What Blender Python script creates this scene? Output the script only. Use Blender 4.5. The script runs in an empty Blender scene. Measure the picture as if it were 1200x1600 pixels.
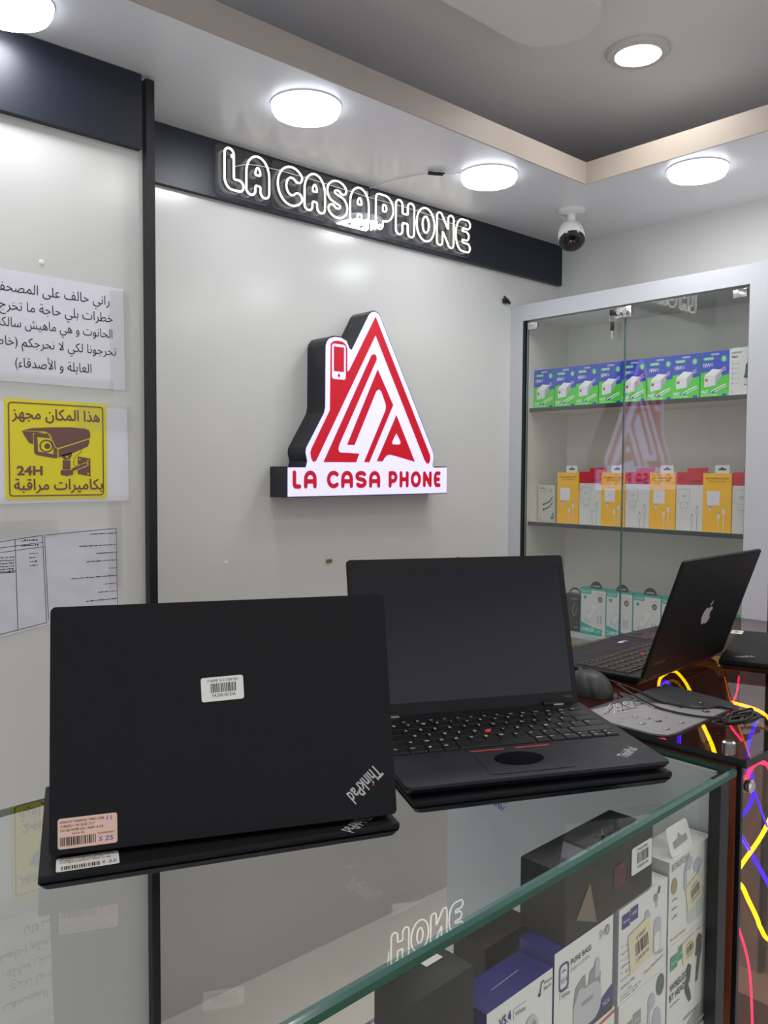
import bpy, bmesh, math, random
import numpy as np
from mathutils import Matrix, Vector
random.seed(7)
SC = bpy.context.scene
COL = SC.collection
# ---------------------------------------------------------------- camera, world, lights
cam = bpy.data.objects.new('camera', bpy.data.cameras.new('camera')); COL.objects.link(cam)
cam.data.sensor_fit = 'VERTICAL'; cam.data.sensor_height = 36; cam.data.lens = 1304.45/1600*36
cam.data.clip_start = .02
_y, _p, _r = [math.radians(a) for a in (47.905, -2.746, .336)]
fwd = Vector((math.cos(_y)*math.cos(_p), math.sin(_y)*math.cos(_p), math.sin(_p)))
rt = Vector((math.sin(_y), -math.cos(_y), 0)); up = rt.cross(fwd)
r2 = rt*math.cos(_r)+up*math.sin(_r); u2 = -rt*math.sin(_r)+up*math.cos(_r)
cam.matrix_world = Matrix(((r2.x, u2.x, -fwd.x, 0), (r2.y, u2.y, -fwd.y, 0), (r2.z, u2.z, -fwd.z, 1.40), (0, 0, 0, 1)))
SC.camera = cam
SC.view_settings.view_transform = 'Standard'; SC.view_settings.look = 'None'
SC.view_settings.gamma = 1; SC.view_settings.use_curve_mapping = False
SC.view_settings.exposure = 0.28
LAMP = 31.0          # strength of the round ceiling lamps
SPOT = 70.0
SIGN = .78
w = bpy.data.worlds.new('world'); SC.world = w; w.use_nodes = True
w.node_tree.nodes['Background'].inputs[0].default_value = (.93, .96, 1, 1)
w.node_tree.nodes['Background'].inputs[1].default_value = .72

# ---------------------------------------------------------------- materials
def lin(c):
    return tuple(((v/255)/12.92 if v/255 <= .04045 else ((v/255+.055)/1.055)**2.4) for v in c)+(1,)
MC = {}
def mat(name, c=(200, 200, 200), rough=.5, metal=0, spec=.5, noise=0, nscale=8, bump=0, bscale=40, coat=0, emit=0, rvar=0):
    if name in MC: return MC[name]
    m = bpy.data.materials.new(name); m.use_nodes = True; nt = m.node_tree; b = nt.nodes['Principled BSDF']
    L = nt.links.new
    b.inputs['Base Color'].default_value = lin(c); b.inputs['Roughness'].default_value = rough
    b.inputs['Metallic'].default_value = metal; b.inputs['Specular IOR Level'].default_value = spec
    b.inputs['Coat Weight'].default_value = coat
    if noise or bump or rvar:
        tc = nt.nodes.new('ShaderNodeTexCoord')
    if noise or rvar:
        n = nt.nodes.new('ShaderNodeTexNoise'); n.inputs['Scale'].default_value = nscale; n.inputs['Detail'].default_value = 4
        L(tc.outputs['Object'], n.inputs['Vector'])
    if noise:
        mr = nt.nodes.new('ShaderNodeMapRange'); mr.inputs[3].default_value = 1-noise; mr.inputs[4].default_value = 1+noise
        L(n.outputs[0], mr.inputs[0])
        mx = nt.nodes.new('ShaderNodeVectorMath'); mx.operation = 'SCALE'; mx.inputs[0].default_value = lin(c)[:3]
        L(mr.outputs[0], mx.inputs['Scale']); L(mx.outputs[0], b.inputs['Base Color'])
    if rvar:
        m3 = nt.nodes.new('ShaderNodeMapRange'); m3.inputs[1].default_value = .3; m3.inputs[2].default_value = .7
        m3.inputs[3].default_value = rough-rvar; m3.inputs[4].default_value = rough+rvar
        L(n.outputs[0], m3.inputs[0]); L(m3.outputs[0], b.inputs['Roughness'])
    if bump:
        n2 = nt.nodes.new('ShaderNodeTexNoise'); n2.inputs['Scale'].default_value = bscale; n2.inputs['Detail'].default_value = 2
        bp = nt.nodes.new('ShaderNodeBump'); bp.inputs['Strength'].default_value = 1; bp.inputs['Distance'].default_value = bump
        L(tc.outputs['Object'], n2.inputs['Vector']); L(n2.outputs[0], bp.inputs['Height']); L(bp.outputs[0], b.inputs['Normal'])
    if emit:
        b.inputs['Emission Color'].default_value = lin(c); b.inputs['Emission Strength'].default_value = emit
    MC[name] = m; return m
def glassmat(name, tint, ior=1.5, rough=0.0):
    if name in MC: return MC[name]
    m = bpy.data.materials.new(name); m.use_nodes = True; nt = m.node_tree; nt.nodes.clear(); L = nt.links.new
    out = nt.nodes.new('ShaderNodeOutputMaterial'); mix = nt.nodes.new('ShaderNodeMixShader')
    tr = nt.nodes.new('ShaderNodeBsdfTransparent'); gl = nt.nodes.new('ShaderNodeBsdfGlossy')
    tr.inputs[0].default_value = tint; gl.inputs['Roughness'].default_value = rough; gl.inputs[0].default_value = (1, 1, 1, 1)
    ge = nt.nodes.new('ShaderNodeNewGeometry'); ma = nt.nodes.new('ShaderNodeMath'); ma.operation = 'MULTIPLY_ADD'
    ma.inputs[1].default_value = 1/ior-ior; ma.inputs[2].default_value = ior
    fr = nt.nodes.new('ShaderNodeFresnel')
    L(ge.outputs['Backfacing'], ma.inputs[0]); L(ma.outputs[0], fr.inputs[0]); L(fr.outputs[0], mix.inputs[0])
    L(tr.outputs[0], mix.inputs[1]); L(gl.outputs[0], mix.inputs[2]); L(mix.outputs[0], out.inputs[0])
    MC[name] = m; return m
WALL = mat('glossy wall panel', (205, 205, 203), .2, spec=.5, noise=.02, nscale=2, bump=.004, bscale=2.2)
PAINT = mat('white wall paint', (212, 212, 210), .5, noise=.02, nscale=3)
CEIL = mat('ceiling paint', (222, 219, 220), .45, noise=.02, nscale=2)
SOFF = mat('soffit satin paint', (222, 222, 226), .3, noise=.02, nscale=2, bump=.002, bscale=3)
FASC = mat('soffit edge warm light tone', (170, 160, 153), .5, noise=.03, nscale=10)  # beige puts the warm light on the soffit edge into its colour
NAVY = mat('dark navy laminate', (20, 24, 38), .42, noise=.05, nscale=3, bump=.0015, bscale=5)
BLACKTRIM = mat('black trim', (12, 13, 20), .35)
FLOOR = mat('floor tile', (215, 210, 202), .35, noise=.08, nscale=5)
GLOSSW = mat('white gloss laminate', (192, 194, 201), .3, noise=.01)
SHELFW = mat('cream board', (222, 219, 212), .5, noise=.02)
SHELFE = mat('dark shelf edge', (44, 48, 52), .4)
LAMPM = mat('lit white lamp diffuser', (250, 252, 255), .5, emit=LAMP)
LAMPS = mat('lit lamp side', (235, 242, 255), .5, emit=4)
SPOTM = mat('lit downlight panel', (255, 250, 240), .5, emit=SPOT)
WPLAST = mat('white plastic', (225, 225, 222), .35)
BPLAST = mat('black plastic', (16, 17, 19), .4)
CHROME = mat('chrome', (215, 215, 215), .18, metal=1)
LAPBLK = mat('soft black lid coating', (12, 13, 17), .55, spec=.25, noise=.08, nscale=30, bump=.00002, bscale=900)
LAPDECK = mat('soft black palm rest', (17, 20, 28), .46, spec=.32, noise=.1, nscale=25, rvar=.06)
KEYM = mat('black key', (14, 15, 17), .38)
BEZEL = mat('matte black bezel', (20, 21, 23), .5, spec=.3)
SCREEN = mat('switched off matte screen', (13, 9, 25), .22, spec=.5, noise=.2, nscale=3)
LEGEND = mat('white key legend', (215, 218, 220), .5)
REDP = mat('red rubber', (215, 50, 40), .6)
SILV = mat('brushed silver', (178, 178, 180), .35)
PAPER = mat('white paper', (222, 221, 232), .6, noise=.02, nscale=15, bump=.0015, bscale=9)
CRUMP = mat('creased white paper', (206, 206, 216), .6, noise=.05, nscale=12, bump=.006, bscale=12)
INK = mat('black ink', (30, 28, 34), .6)
INKB = mat('blue ink', (60, 60, 190), .6)
YEL = mat('yellow sign vinyl', (228, 214, 38), .45)
BRN = mat('brown sign print', (110, 76, 70), .5)
STICK = mat('white label paper', (228, 228, 224), .5)
STICKP = mat('pinkish label paper', (232, 192, 176), .5)
BARC = mat('label print', (50, 42, 42), .6)
TAPE = glassmat('clear tape', (.96, .96, .94, 1), 1.45, .12)
GLASS = glassmat('clear glass', (.985, .995, .99, 1))
GLASST = glassmat('counter glass', (.985, .995, .99, 1), 1.72)
GLASSB = glassmat('counter glass underside', (.975, .99, .985, 1), 1.02)
GLASSD = glassmat('door glass', (.985, .995, .99, 1), 1.62)
GBEV = mat('polished glass bevel', (62, 100, 96), .12, spec=.8, noise=.25, nscale=10)
GEDGE = mat('green glass edge', (6, 76, 54), .15, spec=.5, noise=.35, nscale=14)
GEDGE2 = mat('thin glass edge', (110, 140, 134), .15)
TINT = glassmat('smoky brown glass', (.58, .45, .40, 1), 1.4)
ACRY = glassmat('clear acrylic', (.90, .91, .92, 1), 1.5)
COPPER = mat('copper brown lining', (118, 58, 34), .35, noise=.15, nscale=6)
DARKIN = mat('dark lining', (34, 18, 14), .35, noise=.1)
SIGNW = mat('backlit white sign face', (196, 192, 250), .4, emit=SIGN)
SIGNR = mat('backlit red sign print', (186, 0, 30), .4, emit=.34)
SIGNS = mat('black sign side', (22, 26, 34), .28)
NEON = mat('lit white neon tube', (255, 250, 238), .4, emit=1.7)
CARD = mat('white carton', (214, 214, 212), .42, noise=.01)
CARDG = mat('grey cream carton', (205, 204, 196), .45)

# ---------------------------------------------------------------- geometry collector
def contours(sdf, x0, x1, y0, y1, h):
    nx = int((x1-x0)/h)+2; ny = int((y1-y0)/h)+2
    X = x0+np.arange(nx)*h; Y = y0+np.arange(ny)*h
    V = sdf(*np.meshgrid(X, Y, indexing='ij'))
    V = np.where(abs(V) < 1e-9, 1e-9, V); seg = {}
    for i in range(nx-1):
        for j in range(ny-1):
            c = [(i, j), (i+1, j), (i+1, j+1), (i, j+1)]; s = [V[a] < 0 for a in c]
            if all(s) or not any(s): continue
            cr = []
            for k in range(4):
                if s[k] != s[(k+1) % 4]:
                    a, b = c[k], c[(k+1) % 4]; key = (min(a, b), max(a, b)); cr.append((key, s[k]))
            if len(cr) == 4: cr = [cr[0], cr[1], cr[2], cr[3]]
            ins = [k for k, f in cr if f]; outs = [k for k, f in cr if not f]
            for a, b in zip(ins, outs): seg[a] = b
    def P(k):
        a, b = k; t = V[a]/(V[a]-V[b]); return (X[a[0]]+t*(X[b[0]]-X[a[0]]), Y[a[1]]+t*(Y[b[1]]-Y[a[1]]))
    loops = []
    while seg:
        st = next(iter(seg)); l = []; k = st
        while k in seg:
            l.append(P(k)); k = seg.pop(k)
        if len(l) > 6:
            A = np.array(l)
            for _ in range(2): A = (np.roll(A, 1, 0)+2*A+np.roll(A, -1, 0))/4
            keep = [tuple(A[0])]
            for q in A[1:]:
                if math.dist(q, keep[-1]) > h*1.2: keep.append(tuple(q))
            loops.append(keep)
    return loops
def arc(cx, cy, rx, ry, a0, a1, n=14):
    return [(cx+rx*math.cos(math.radians(a0+(a1-a0)*i/n)), cy+ry*math.sin(math.radians(a0+(a1-a0)*i/n))) for i in range(n+1)]
GL = {   # skeletons of the rounded shop lettering in a unit box
 'L': [[(0, 1), (0, .22)]+arc(.3, .2, .3, .2, 180, 270, 5)+[(1, 0)]],
 'A': [[(0, 0), (0, .55)]+arc(.5, .55, .5, .45, 180, 0)+[(1, 0)], [(0, .36), (1, .36)]],
 'C': [arc(.6, .5, .6, .5, 48, 312, 20)],
 'S': [arc(.5, .75, .5, .25, 35, 225, 12)+[(.5, .5)]+arc(.5, .25, .5, .25, 55, -145, 12)],
 'P': [[(0, 0), (0, 1), (.5, 1)]+arc(.5, .68, .5, .32, 90, -90, 10)+[(0, .36)]],
 'H': [[(0, 0), (0, 1)], [(1, 0), (1, 1)], [(0, .5), (1, .5)]],
 'O': [arc(.5, .5, .5, .5, 0, 360, 24)],
 'N': [[(0, 0), (0, 1), (1, 0), (1, 1)]],
 'E': [[(1, 1), (.45, 1)]+arc(.45, .5, .45, .5, 90, 270, 14)+[(1, 0)], [(.1, .5), (.85, .5)]]}
def glyph(ch, x0, x1, z0, z1, r):
    segs = []
    for pl in GL[ch]:
        q = [(x0+r+a*(x1-x0-2*r), z0+r+b*(z1-z0-2*r)) for a, b in pl]
        segs += list(zip(q[:-1], q[1:]))
    def sdf(X, Y):
        d = np.full(X.shape, 9.)
        for (ax, ay), (bx, by) in segs:
            vx, vy = bx-ax, by-ay; L2 = vx*vx+vy*vy+1e-12
            t = np.clip(((X-ax)*vx+(Y-ay)*vy)/L2, 0, 1)
            d = np.minimum(d, np.hypot(X-ax-t*vx, Y-ay-t*vy))
        return d-r
    return contours(sdf, x0-.004, x1+.004, z0-.004, z1+.004, min((x1-x0)/26, .0018))
_TX = {}
def text_mesh(s, bold=0):
    k = (s, bold)
    if k in _TX: return _TX[k]
    c = bpy.data.curves.new('t', 'FONT'); c.body = s; c.resolution_u = 2; c.offset = bold
    o = bpy.data.objects.new('t', c); COL.objects.link(o)
    dg = bpy.context.evaluated_depsgraph_get(); dg.update()
    me = bpy.data.meshes.new_from_object(o.evaluated_get(dg))
    V = np.array([v.co[:2] for v in me.vertices]) if len(me.vertices) else np.zeros((1, 2))
    F = [tuple(p.vertices) for p in me.polygons]
    bpy.data.meshes.remove(me); bpy.data.objects.remove(o); bpy.data.curves.remove(c)
    mn, mx = V.min(0), V.max(0); _TX[k] = ((V-mn), (mx-mn), F); return _TX[k]
def script_mesh(s, bold=0.0):
    # joined scripts have overlapping outlines: fill them by winding number, then trace the result again
    k = (s, 'w', bold)
    if k in _TX: return _TX[k]
    c = bpy.data.curves.new('t', 'FONT'); c.body = s; c.resolution_u = 4
    o = bpy.data.objects.new('t', c); COL.objects.link(o)
    dg = bpy.context.evaluated_depsgraph_get(); dg.update()
    cu = o.to_curve(dg); polys = []
    for sp in cu.splines:
        P = []
        if sp.type == 'BEZIER':
            bp = sp.bezier_points; n = len(bp)
            for i in range(n):
                a, b = bp[i], bp[(i+1) % n]
                for t in (0, .2, .4, .6, .8):
                    u = 1-t; q = a.co*u**3+a.handle_right*3*u*u*t+b.handle_left*3*u*t*t+b.co*t**3; P.append((q.x, q.y))
        else: P = [(p.co.x, p.co.y) for p in sp.points]
        polys.append(P)
    o.to_curve_clear(); bpy.data.objects.remove(o); bpy.data.curves.remove(c)
    A = np.array([p for P in polys for p in P]); mn = A.min(0)-.08; mx = A.max(0)+.08
    h = .02; q = 4; nx = int((mx[0]-mn[0])/h)+2; ny = int((mx[1]-mn[1])/h)+2
    W = np.zeros((nx*q, ny*q)); xs = mn[0]+(np.arange(nx*q)+.5)*h/q
    for P in polys:
        for (ax, ay), (bx, by) in zip(P, P[1:]+P[:1]):
            if ay == by: continue
            sg = 1 if by > ay else -1; lo, hi = min(ay, by), max(ay, by)
            j0 = int(math.ceil((lo-mn[1])/(h/q)-.5)); j1 = int(math.ceil((hi-mn[1])/(h/q)-.5))
            for j in range(max(j0, 0), min(j1, ny*q)):
                y = mn[1]+(j+.5)*h/q; x = ax+(y-ay)/(by-ay)*(bx-ax)
                W[xs > x, j] += sg
    I = (abs(W) > .5).astype(float)
    for _ in range(int(round(bold/(h/q)))):
        J = I.copy(); J[1:] = np.maximum(J[1:], I[:-1]); J[:-1] = np.maximum(J[:-1], I[1:]); J[:, 1:] = np.maximum(J[:, 1:], I[:, :-1]); J[:, :-1] = np.maximum(J[:, :-1], I[:, 1:]); I = J
    V = I.reshape(nx, q, ny, q).mean((1, 3)); 
    loops = contours(lambda X, Y: .5-V[:X.shape[0], :X.shape[1]], mn[0], mn[0]+(nx-2)*h, mn[1], mn[1]+(ny-2)*h, h)
    Vv, F = fill_mesh(loops); B = np.array([v[:2] for v in Vv]); m0 = B.min(0)
    _TX[k] = (B-m0, B.max(0)-m0, F); return _TX[k]
def fill_mesh(loops):
    c = bpy.data.curves.new('f', 'CURVE'); c.dimensions = '2D'; c.fill_mode = 'BOTH'
    for l in loops:
        s = c.splines.new('POLY'); s.points.add(len(l)-1); s.use_cyclic_u = True
        for p, q in zip(s.points, l): p.co = (q[0], q[1], 0, 1)
    o = bpy.data.objects.new('f', c); COL.objects.link(o)
    dg = bpy.context.evaluated_depsgraph_get(); dg.update()
    me = bpy.data.meshes.new_from_object(o.evaluated_get(dg))
    V = [tuple(v.co) for v in me.vertices]; F = [tuple(p.vertices) for p in me.polygons]
    bpy.data.meshes.remove(me); bpy.data.objects.remove(o); bpy.data.curves.remove(c)
    return V, F
class G:
    def __init__(s): s.v = []; s.f = []; s.m = []; s.ms = []; s.sm = []
    def _mi(s, m):
        if m not in s.ms: s.ms.append(m)
        return s.ms.index(m)
    def add(s, V, F, m, M=None, smooth=False):
        b = len(s.v)
        for q in V:
            q = Vector(q)
            s.v.append(tuple(M @ q if M else q))
        k = s._mi(m)
        for i, f in enumerate(F):
            s.f.append(tuple(b+a for a in f)); s.m.append(k); s.sm.append(smooth)
        return s
    def box(s, x0, x1, y0, y1, z0, z1, m, bev=0, M=None, seg=2, side=None):
        if not bev:
            V = [(x, y, z) for z in (z0, z1) for y in (y0, y1) for x in (x0, x1)]
            F = [(0, 2, 3, 1), (4, 5, 7, 6)]; F2 = [(0, 1, 5, 4), (1, 3, 7, 5), (3, 2, 6, 7), (2, 0, 4, 6)]
            if side is None: return s.add(V, F+F2, m, M)
            A = [[F[0], F[1]], [F2[0], F2[2]], [F2[1], F2[3]]]     # face pairs normal to z, y, x
            k = min(((z1-z0), 0), ((y1-y0), 1), ((x1-x0), 2))[1]
            s.add(V, A[k], m, M); return s.add(V, A[(k+1) % 3]+A[(k+2) % 3], side, M)
        bm = bmesh.new(); bmesh.ops.create_cube(bm, size=1)
        for v in bm.verts: v.co = ((x0+x1)/2+v.co.x*(x1-x0), (y0+y1)/2+v.co.y*(y1-y0), (z0+z1)/2+v.co.z*(z1-z0))
        bmesh.ops.bevel(bm, geom=bm.edges[:], offset=bev, segments=seg, profile=.5, affect='EDGES')
        bm.verts.index_update()
        s.add([v.co for v in bm.verts], [[v.index for v in f.verts] for f in bm.faces], m, M, True); bm.free(); return s
    def prism(s, P, z0, z1, m, M=None, side=None):
        n = len(P); V = [(a[0], a[1], z0) for a in P]+[(a[0], a[1], z1) for a in P]
        ar = sum(P[i][0]*P[(i+1) % n][1]-P[(i+1) % n][0]*P[i][1] for i in range(n))
        R = (lambda f: f) if ar > 0 else (lambda f: tuple(reversed(f)))
        s.add(V, [R(tuple(range(n-1, -1, -1))), R(tuple(range(n, 2*n)))], m, M)
        b = len(s.v)-2*n; k = s._mi(side or m)
        for i in range(n):
            j = (i+1) % n; s.f.append(tuple(b+a for a in R((i, j, n+j, n+i)))); s.m.append(k); s.sm.append(False)
        return s
    def poly(s, P, m, M=None, z=.0004):
        n = len(P); ar = sum(P[i][0]*P[(i+1) % n][1]-P[(i+1) % n][0]*P[i][1] for i in range(n))
        f = tuple(range(n)) if ar > 0 else tuple(range(n-1, -1, -1))
        return s.add([(a[0], a[1], z) for a in P], [f], m, M)
    def rect(s, x0, x1, y0, y1, m, M=None, z=.0004): return s.poly([(x0, y0), (x1, y0), (x1, y1), (x0, y1)], m, M, z)
    def rrect(s, x0, x1, y0, y1, r, m, M=None, z=.0004, t=0, side=None):
        P = []
        for cx, cy, a in ((x1-r, y0+r, -90), (x1-r, y1-r, 0), (x0+r, y1-r, 90), (x0+r, y0+r, 180)): P += arc(cx, cy, r, r, a, a+90, 5)
        if t: return s.prism(P, z, z+t, m, M, side)
        return s.poly(P, m, M, z)
    def ell(s, cx, cy, rx, ry, m, M=None, z=.0004, n=24): return s.poly(arc(cx, cy, rx, ry, 0, 360*(n-1)/n, n-1), m, M, z)
    def line(s, P, wd, m, M=None, z=.0004):
        for (a, b), (c, d) in zip(P[:-1], P[1:]):
            L = math.hypot(c-a, d-b) or 1; nx, ny = -(d-b)/L*wd/2, (c-a)/L*wd/2
            s.poly([(a+nx, b+ny), (a-nx, b-ny), (c-nx, d-ny), (c+nx, d+ny)], m, M, z)
        return s
    def text(s, t, x, y, w, h, m, M=None, z=.0005, rot=0, bold=0, fit=True, shear=0):
        V, e, F = (script_mesh if any(ord(a) > 0xFB00 for a in t) else text_mesh)(t, bold); sx = w/max(e[0], 1e-6) if w else h/max(e[1], 1e-6); sy = h/max(e[1], 1e-6) if h else sx
        c, q = math.cos(math.radians(rot)), math.sin(math.radians(rot))
        P = [(x+c*(a*sx+shear*b*sy)-q*b*sy, y+q*(a*sx+shear*b*sy)+c*b*sy, z) for a, b in V]
        return s.add(P, F, m, M)
    def fill(s, loops, m, M=None, z=.0004):
        V, F = fill_mesh(loops); return s.add([(a, b, z) for a, b, c in V], F, m, M)
    def tube(s, P, r, m, M=None, n=8, closed=False, sub=0):
        P = [Vector(p) for p in P]
        if sub: P = smooth_pts(P, sub, closed)
        N = len(P); ring = []; pn = None
        for i in range(N):
            a = P[i-1] if (i or closed) else P[i]; b = P[(i+1) % N] if (i < N-1 or closed) else P[i]
            t = (b-a).normalized()
            if pn is None:
                pn = t.orthogonal().normalized()
            pn = (pn-t*pn.dot(t)); pn = pn.normalized() if pn.length > 1e-6 else t.orthogonal().normalized()
            bn = t.cross(pn); rr = r[i] if isinstance(r, (list, tuple)) else r
            ring.append([P[i]+(pn*math.cos(2*math.pi*k/n)+bn*math.sin(2*math.pi*k/n))*rr for k in range(n)])
        V = [p for g in ring for p in g]; F = []
        for i in range(N if closed else N-1):
            j = (i+1) % N
            for k in range(n): F.append((i*n+k, i*n+(k+1) % n, j*n+(k+1) % n, j*n+k))
        if not closed: F += [tuple(range(n-1, -1, -1)), tuple((N-1)*n+k for k in range(n))]
        return s.add(V, F, m, M, True)
    def lathe(s, prof, m, M=None, n=32):
        V = []; F = []; k = len(prof)
        for i in range(n):
            a = 2*math.pi*i/n; V += [(r*math.cos(a), r*math.sin(a), z) for r, z in prof]
        for i in range(n):
            j = (i+1) % n
            for q in range(k-1): F.append((i*k+q, j*k+q, j*k+q+1, i*k+q+1))
        return s.add(V, F, m, M, True)
    def barcode(s, x0, x1, y0, y1, m, M=None, z=.0006, n=26):
        x = x0; rnd = random.Random(int(x0*9973+y0*7919))
        while x < x1:
            wd = (x1-x0)/n*rnd.choice((.4, .6, 1.0)); s.rect(x, min(x+wd, x1), y0, y1, m, M, z); x += wd+(x1-x0)/n*rnd.choice((.4, .7, .9))
        return s
    def build(s, name, parent=None, M=None):
        me = bpy.data.meshes.new(name); me.from_pydata(s.v, [], s.f); 
        for m in s.ms: me.materials.append(m)
        me.polygons.foreach_set('material_index', s.m); me.polygons.foreach_set('use_smooth', s.sm); me.update()
        if any(s.sm):
            try: me.set_sharp_from_angle(angle=math.radians(38))
            except Exception: pass
        o = bpy.data.objects.new(name, me); COL.objects.link(o)
        if parent: o.parent = parent
        if M: o.matrix_world = M
        return o
def smooth_pts(P, k, closed=False):
    N = len(P); out = []
    g = lambda i: P[i % N] if closed else P[max(0, min(N-1, i))]
    for i in range(N if closed else N-1):
        a, b, c, d = g(i-1), g(i), g(i+1), g(i+2)
        for q in range(k):
            t = q/k
            out.append(.5*((2*b)+(c-a)*t+(2*a-5*b+4*c-d)*t*t+(3*b-a-3*c+d)*t**3))
    if not closed: out.append(P[-1])
    return out
def tag(o, label, cat, group=None, kind=None):
    o['label'] = label; o['category'] = cat
    if group: o['group'] = group
    if kind: o['kind'] = kind
    return o
def struct(o): o['kind'] = 'structure'; return o
def thing(name, label, cat, M, group=None):
    o = bpy.data.objects.new(name, None); COL.objects.link(o); o.empty_display_size = .05; o.matrix_world = M
    return tag(o, label, cat, group)
def copy_tree(o, M=None, label=None):
    c = o.copy(); COL.objects.link(c)
    for ch in list(o.children):
        d = copy_tree(ch); d.parent = c
    if M is not None: c.matrix_world = M
    if label: c['label'] = label
    return c
T = Matrix.Translation
def FA(x, y, z, r=0):   # frame on a surface facing -y
    return T((x, y, z)) @ Matrix(((1, 0, 0, 0), (0, 0, -1, 0), (0, 1, 0, 0), (0, 0, 0, 1))) @ Matrix.Rotation(math.radians(r), 4, 'Z')
def FB(x, y, z, r=0):   # frame on a surface facing -x
    return T((x, y, z)) @ Matrix(((0, 0, -1, 0), (-1, 0, 0, 0), (0, 1, 0, 0), (0, 0, 0, 1))) @ Matrix.Rotation(math.radians(r), 4, 'Z')
def FZ(x, y, z, yaw=0): return T((x, y, z)) @ Matrix.Rotation(math.radians(yaw), 4, 'Z')

# Arabic shaping (joined forms, laid out right to left)
AR = {'ا': (0xFE8D, 2), 'أ': (0xFE83, 2), 'ب': (0xFE8F, 4), 'ة': (0xFE93, 2), 'ت': (0xFE95, 4), 'ج': (0xFE9D, 4), 'ح': (0xFEA1, 4), 'خ': (0xFEA5, 4), 'د': (0xFEA9, 2),
      'ذ': (0xFEAB, 2), 'ر': (0xFEAD, 2), 'ز': (0xFEAF, 2), 'س': (0xFEB1, 4), 'ش': (0xFEB5, 4), 'ص': (0xFEB9, 4), 'ط': (0xFEC1, 4), 'ع': (0xFEC9, 4), 'ف': (0xFED1, 4),
      'ق': (0xFED5, 4), 'ك': (0xFED9, 4), 'ل': (0xFEDD, 4), 'م': (0xFEE1, 4), 'ن': (0xFEE5, 4), 'ه': (0xFEE9, 4), 'و': (0xFEED, 2), 'ى': (0xFEEF, 2), 'ي': (0xFEF1, 4),
      'ء': (0xFE80, 1), '\x01': (0xFEFB, 2), '\x02': (0xFEF7, 2)}
def arabic(s):
    s = s.replace('لأ', '\x02').replace('لا', '\x01'); out = []
    for i, c in enumerate(s):
        if c not in AR: out.append({'(': ')', ')': '('}.get(c, c)); continue
        b, n = AR[c]; p = s[i-1] if i else ' '; q = s[i+1] if i+1 < len(s) else ' '
        pj = p in AR and AR[p][1] == 4; nj = n == 4 and q in AR and AR[q][1] > 1
        k = (3 if pj and nj else 2 if nj else 1 if pj and n > 1 else 0); out.append(chr(b+k))
    return ''.join(reversed(out))

# ---------------------------------------------------------------- the room
struct(G().box(-2, 2.58, -2.5, 1.95, -.05, 0, FLOOR).build('floor'))
struct(G().box(.84, 2.58, 1.90, 1.96, 0, 2.45, WALL).build('wall_back'))
struct(G().box(-2, .85, 1.70, 1.90, 0, 2.235, WALL).build('wall_left'))
struct(G().box(2.58, 2.66, -2.5, 1.96, 0, 2.45, PAINT).build('wall_right'))
struct(G().box(-2, 2.58, -2.5, 1.96, 2.45, 2.5, CEIL).build('ceiling'))
g = G()
for x0, x1, y0, y1 in ((-2, 2.58, 1.441, 1.9), (2.082, 2.58, -2, 1.441), (-2, -1.5, -2, 1.441), (-2, 2.58, -2.5, -2)):
    g.box(x0, x1, y0, y1, 2.235, 2.297, SOFF)
struct(g.build('trim_1'))
g = G(); g.box(-1.5, 2.08, 1.437, 1.441, 2.2355, 2.2975, FASC); g.box(2.078, 2.082, -2, 1.437, 2.2355, 2.2975, FASC)
struct(g.build('trim_2'))
struct(G().box(.862, 2.58, 1.882, 1.90, 2.092, 2.235, NAVY).build('trim_3'))        # dark header boards
struct(G().box(-2, .824, 1.682, 1.70, 2.079, 2.233, NAVY).build('trim_4'))
struct(G().box(.833, .852, 1.68, 1.708, 0, 2.228, BLACKTRIM).build('trim_5'))
# boxed beam with a rounded end under the upper ceiling
P = [(-1.5, 1.275), (-1.5, 1.06)]+arc(1.555, 1.1675, .10, .1075, -90, 90, 12)
struct(G().prism(P, 2.400, 2.45, CEIL).build('trim_6'))

# ---------------------------------------------------------------- ceiling lamps
lab = ['round surface lamp glowing above the left end of the neon sign', 'round surface lamp on the soffit beside the wire connector', 'round surface lamp nearest the camera dome on the right soffit',
       'round surface lamp cut by the top left corner, above the dark header board']
g = G(); g.lathe([(0, -.024), (.064, -.024), (.073, -.021)], LAMPM).lathe([(.073, -.021), (.078, -.013), (.079, -.002)], LAMPS)
L0 = thing('ceiling_lamp', lab[0], 'lamp', T((1.169, 1.567, 2.235)), 'round surface lamps on the soffit')
g.build('lamp_diffuser', L0)
G().lathe([(.079, -.003), (.081, -.003), (.081, 0), (0, 0)], WPLAST).build('lamp_rim', L0)
for i, (x, y) in enumerate([(1.812, 1.575), (2.192, 1.155), (.52, 1.585)]):
    copy_tree(L0, T((x, y, 2.235)), lab[i+1])
for x, y, lb in ((-.13, 1.58, 'round soffit lamp just left of the picture edge'), (-.78, 1.58, 'round soffit lamp furthest left along the notice wall'), (2.2, .5, 'round soffit lamp on the cabinet side, just right of the picture'), (2.2, -.15, 'round soffit lamp on the cabinet side, second outside the picture'), (2.2, -.8, 'round soffit lamp on the cabinet side, furthest behind the viewer')):
    copy_tree(L0, T((x, y, 2.235)), lb)
S0 = thing('downlight', 'recessed round downlight with a flat trim ring in the upper ceiling', 'lamp', T((1.893, 1.162, 2.45)), 'recessed downlights in the upper ceiling')
G().lathe([(.054, -.003), (0, -.003)], SPOTM).build('light_panel', S0)
G().lathe([(.054, -.002), (.056, -.012), (.074, -.010), (.079, -.004), (.079, 0)], mat('grey white metal ring', (205, 202, 198), .4)).build('trim_ring', S0)
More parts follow.
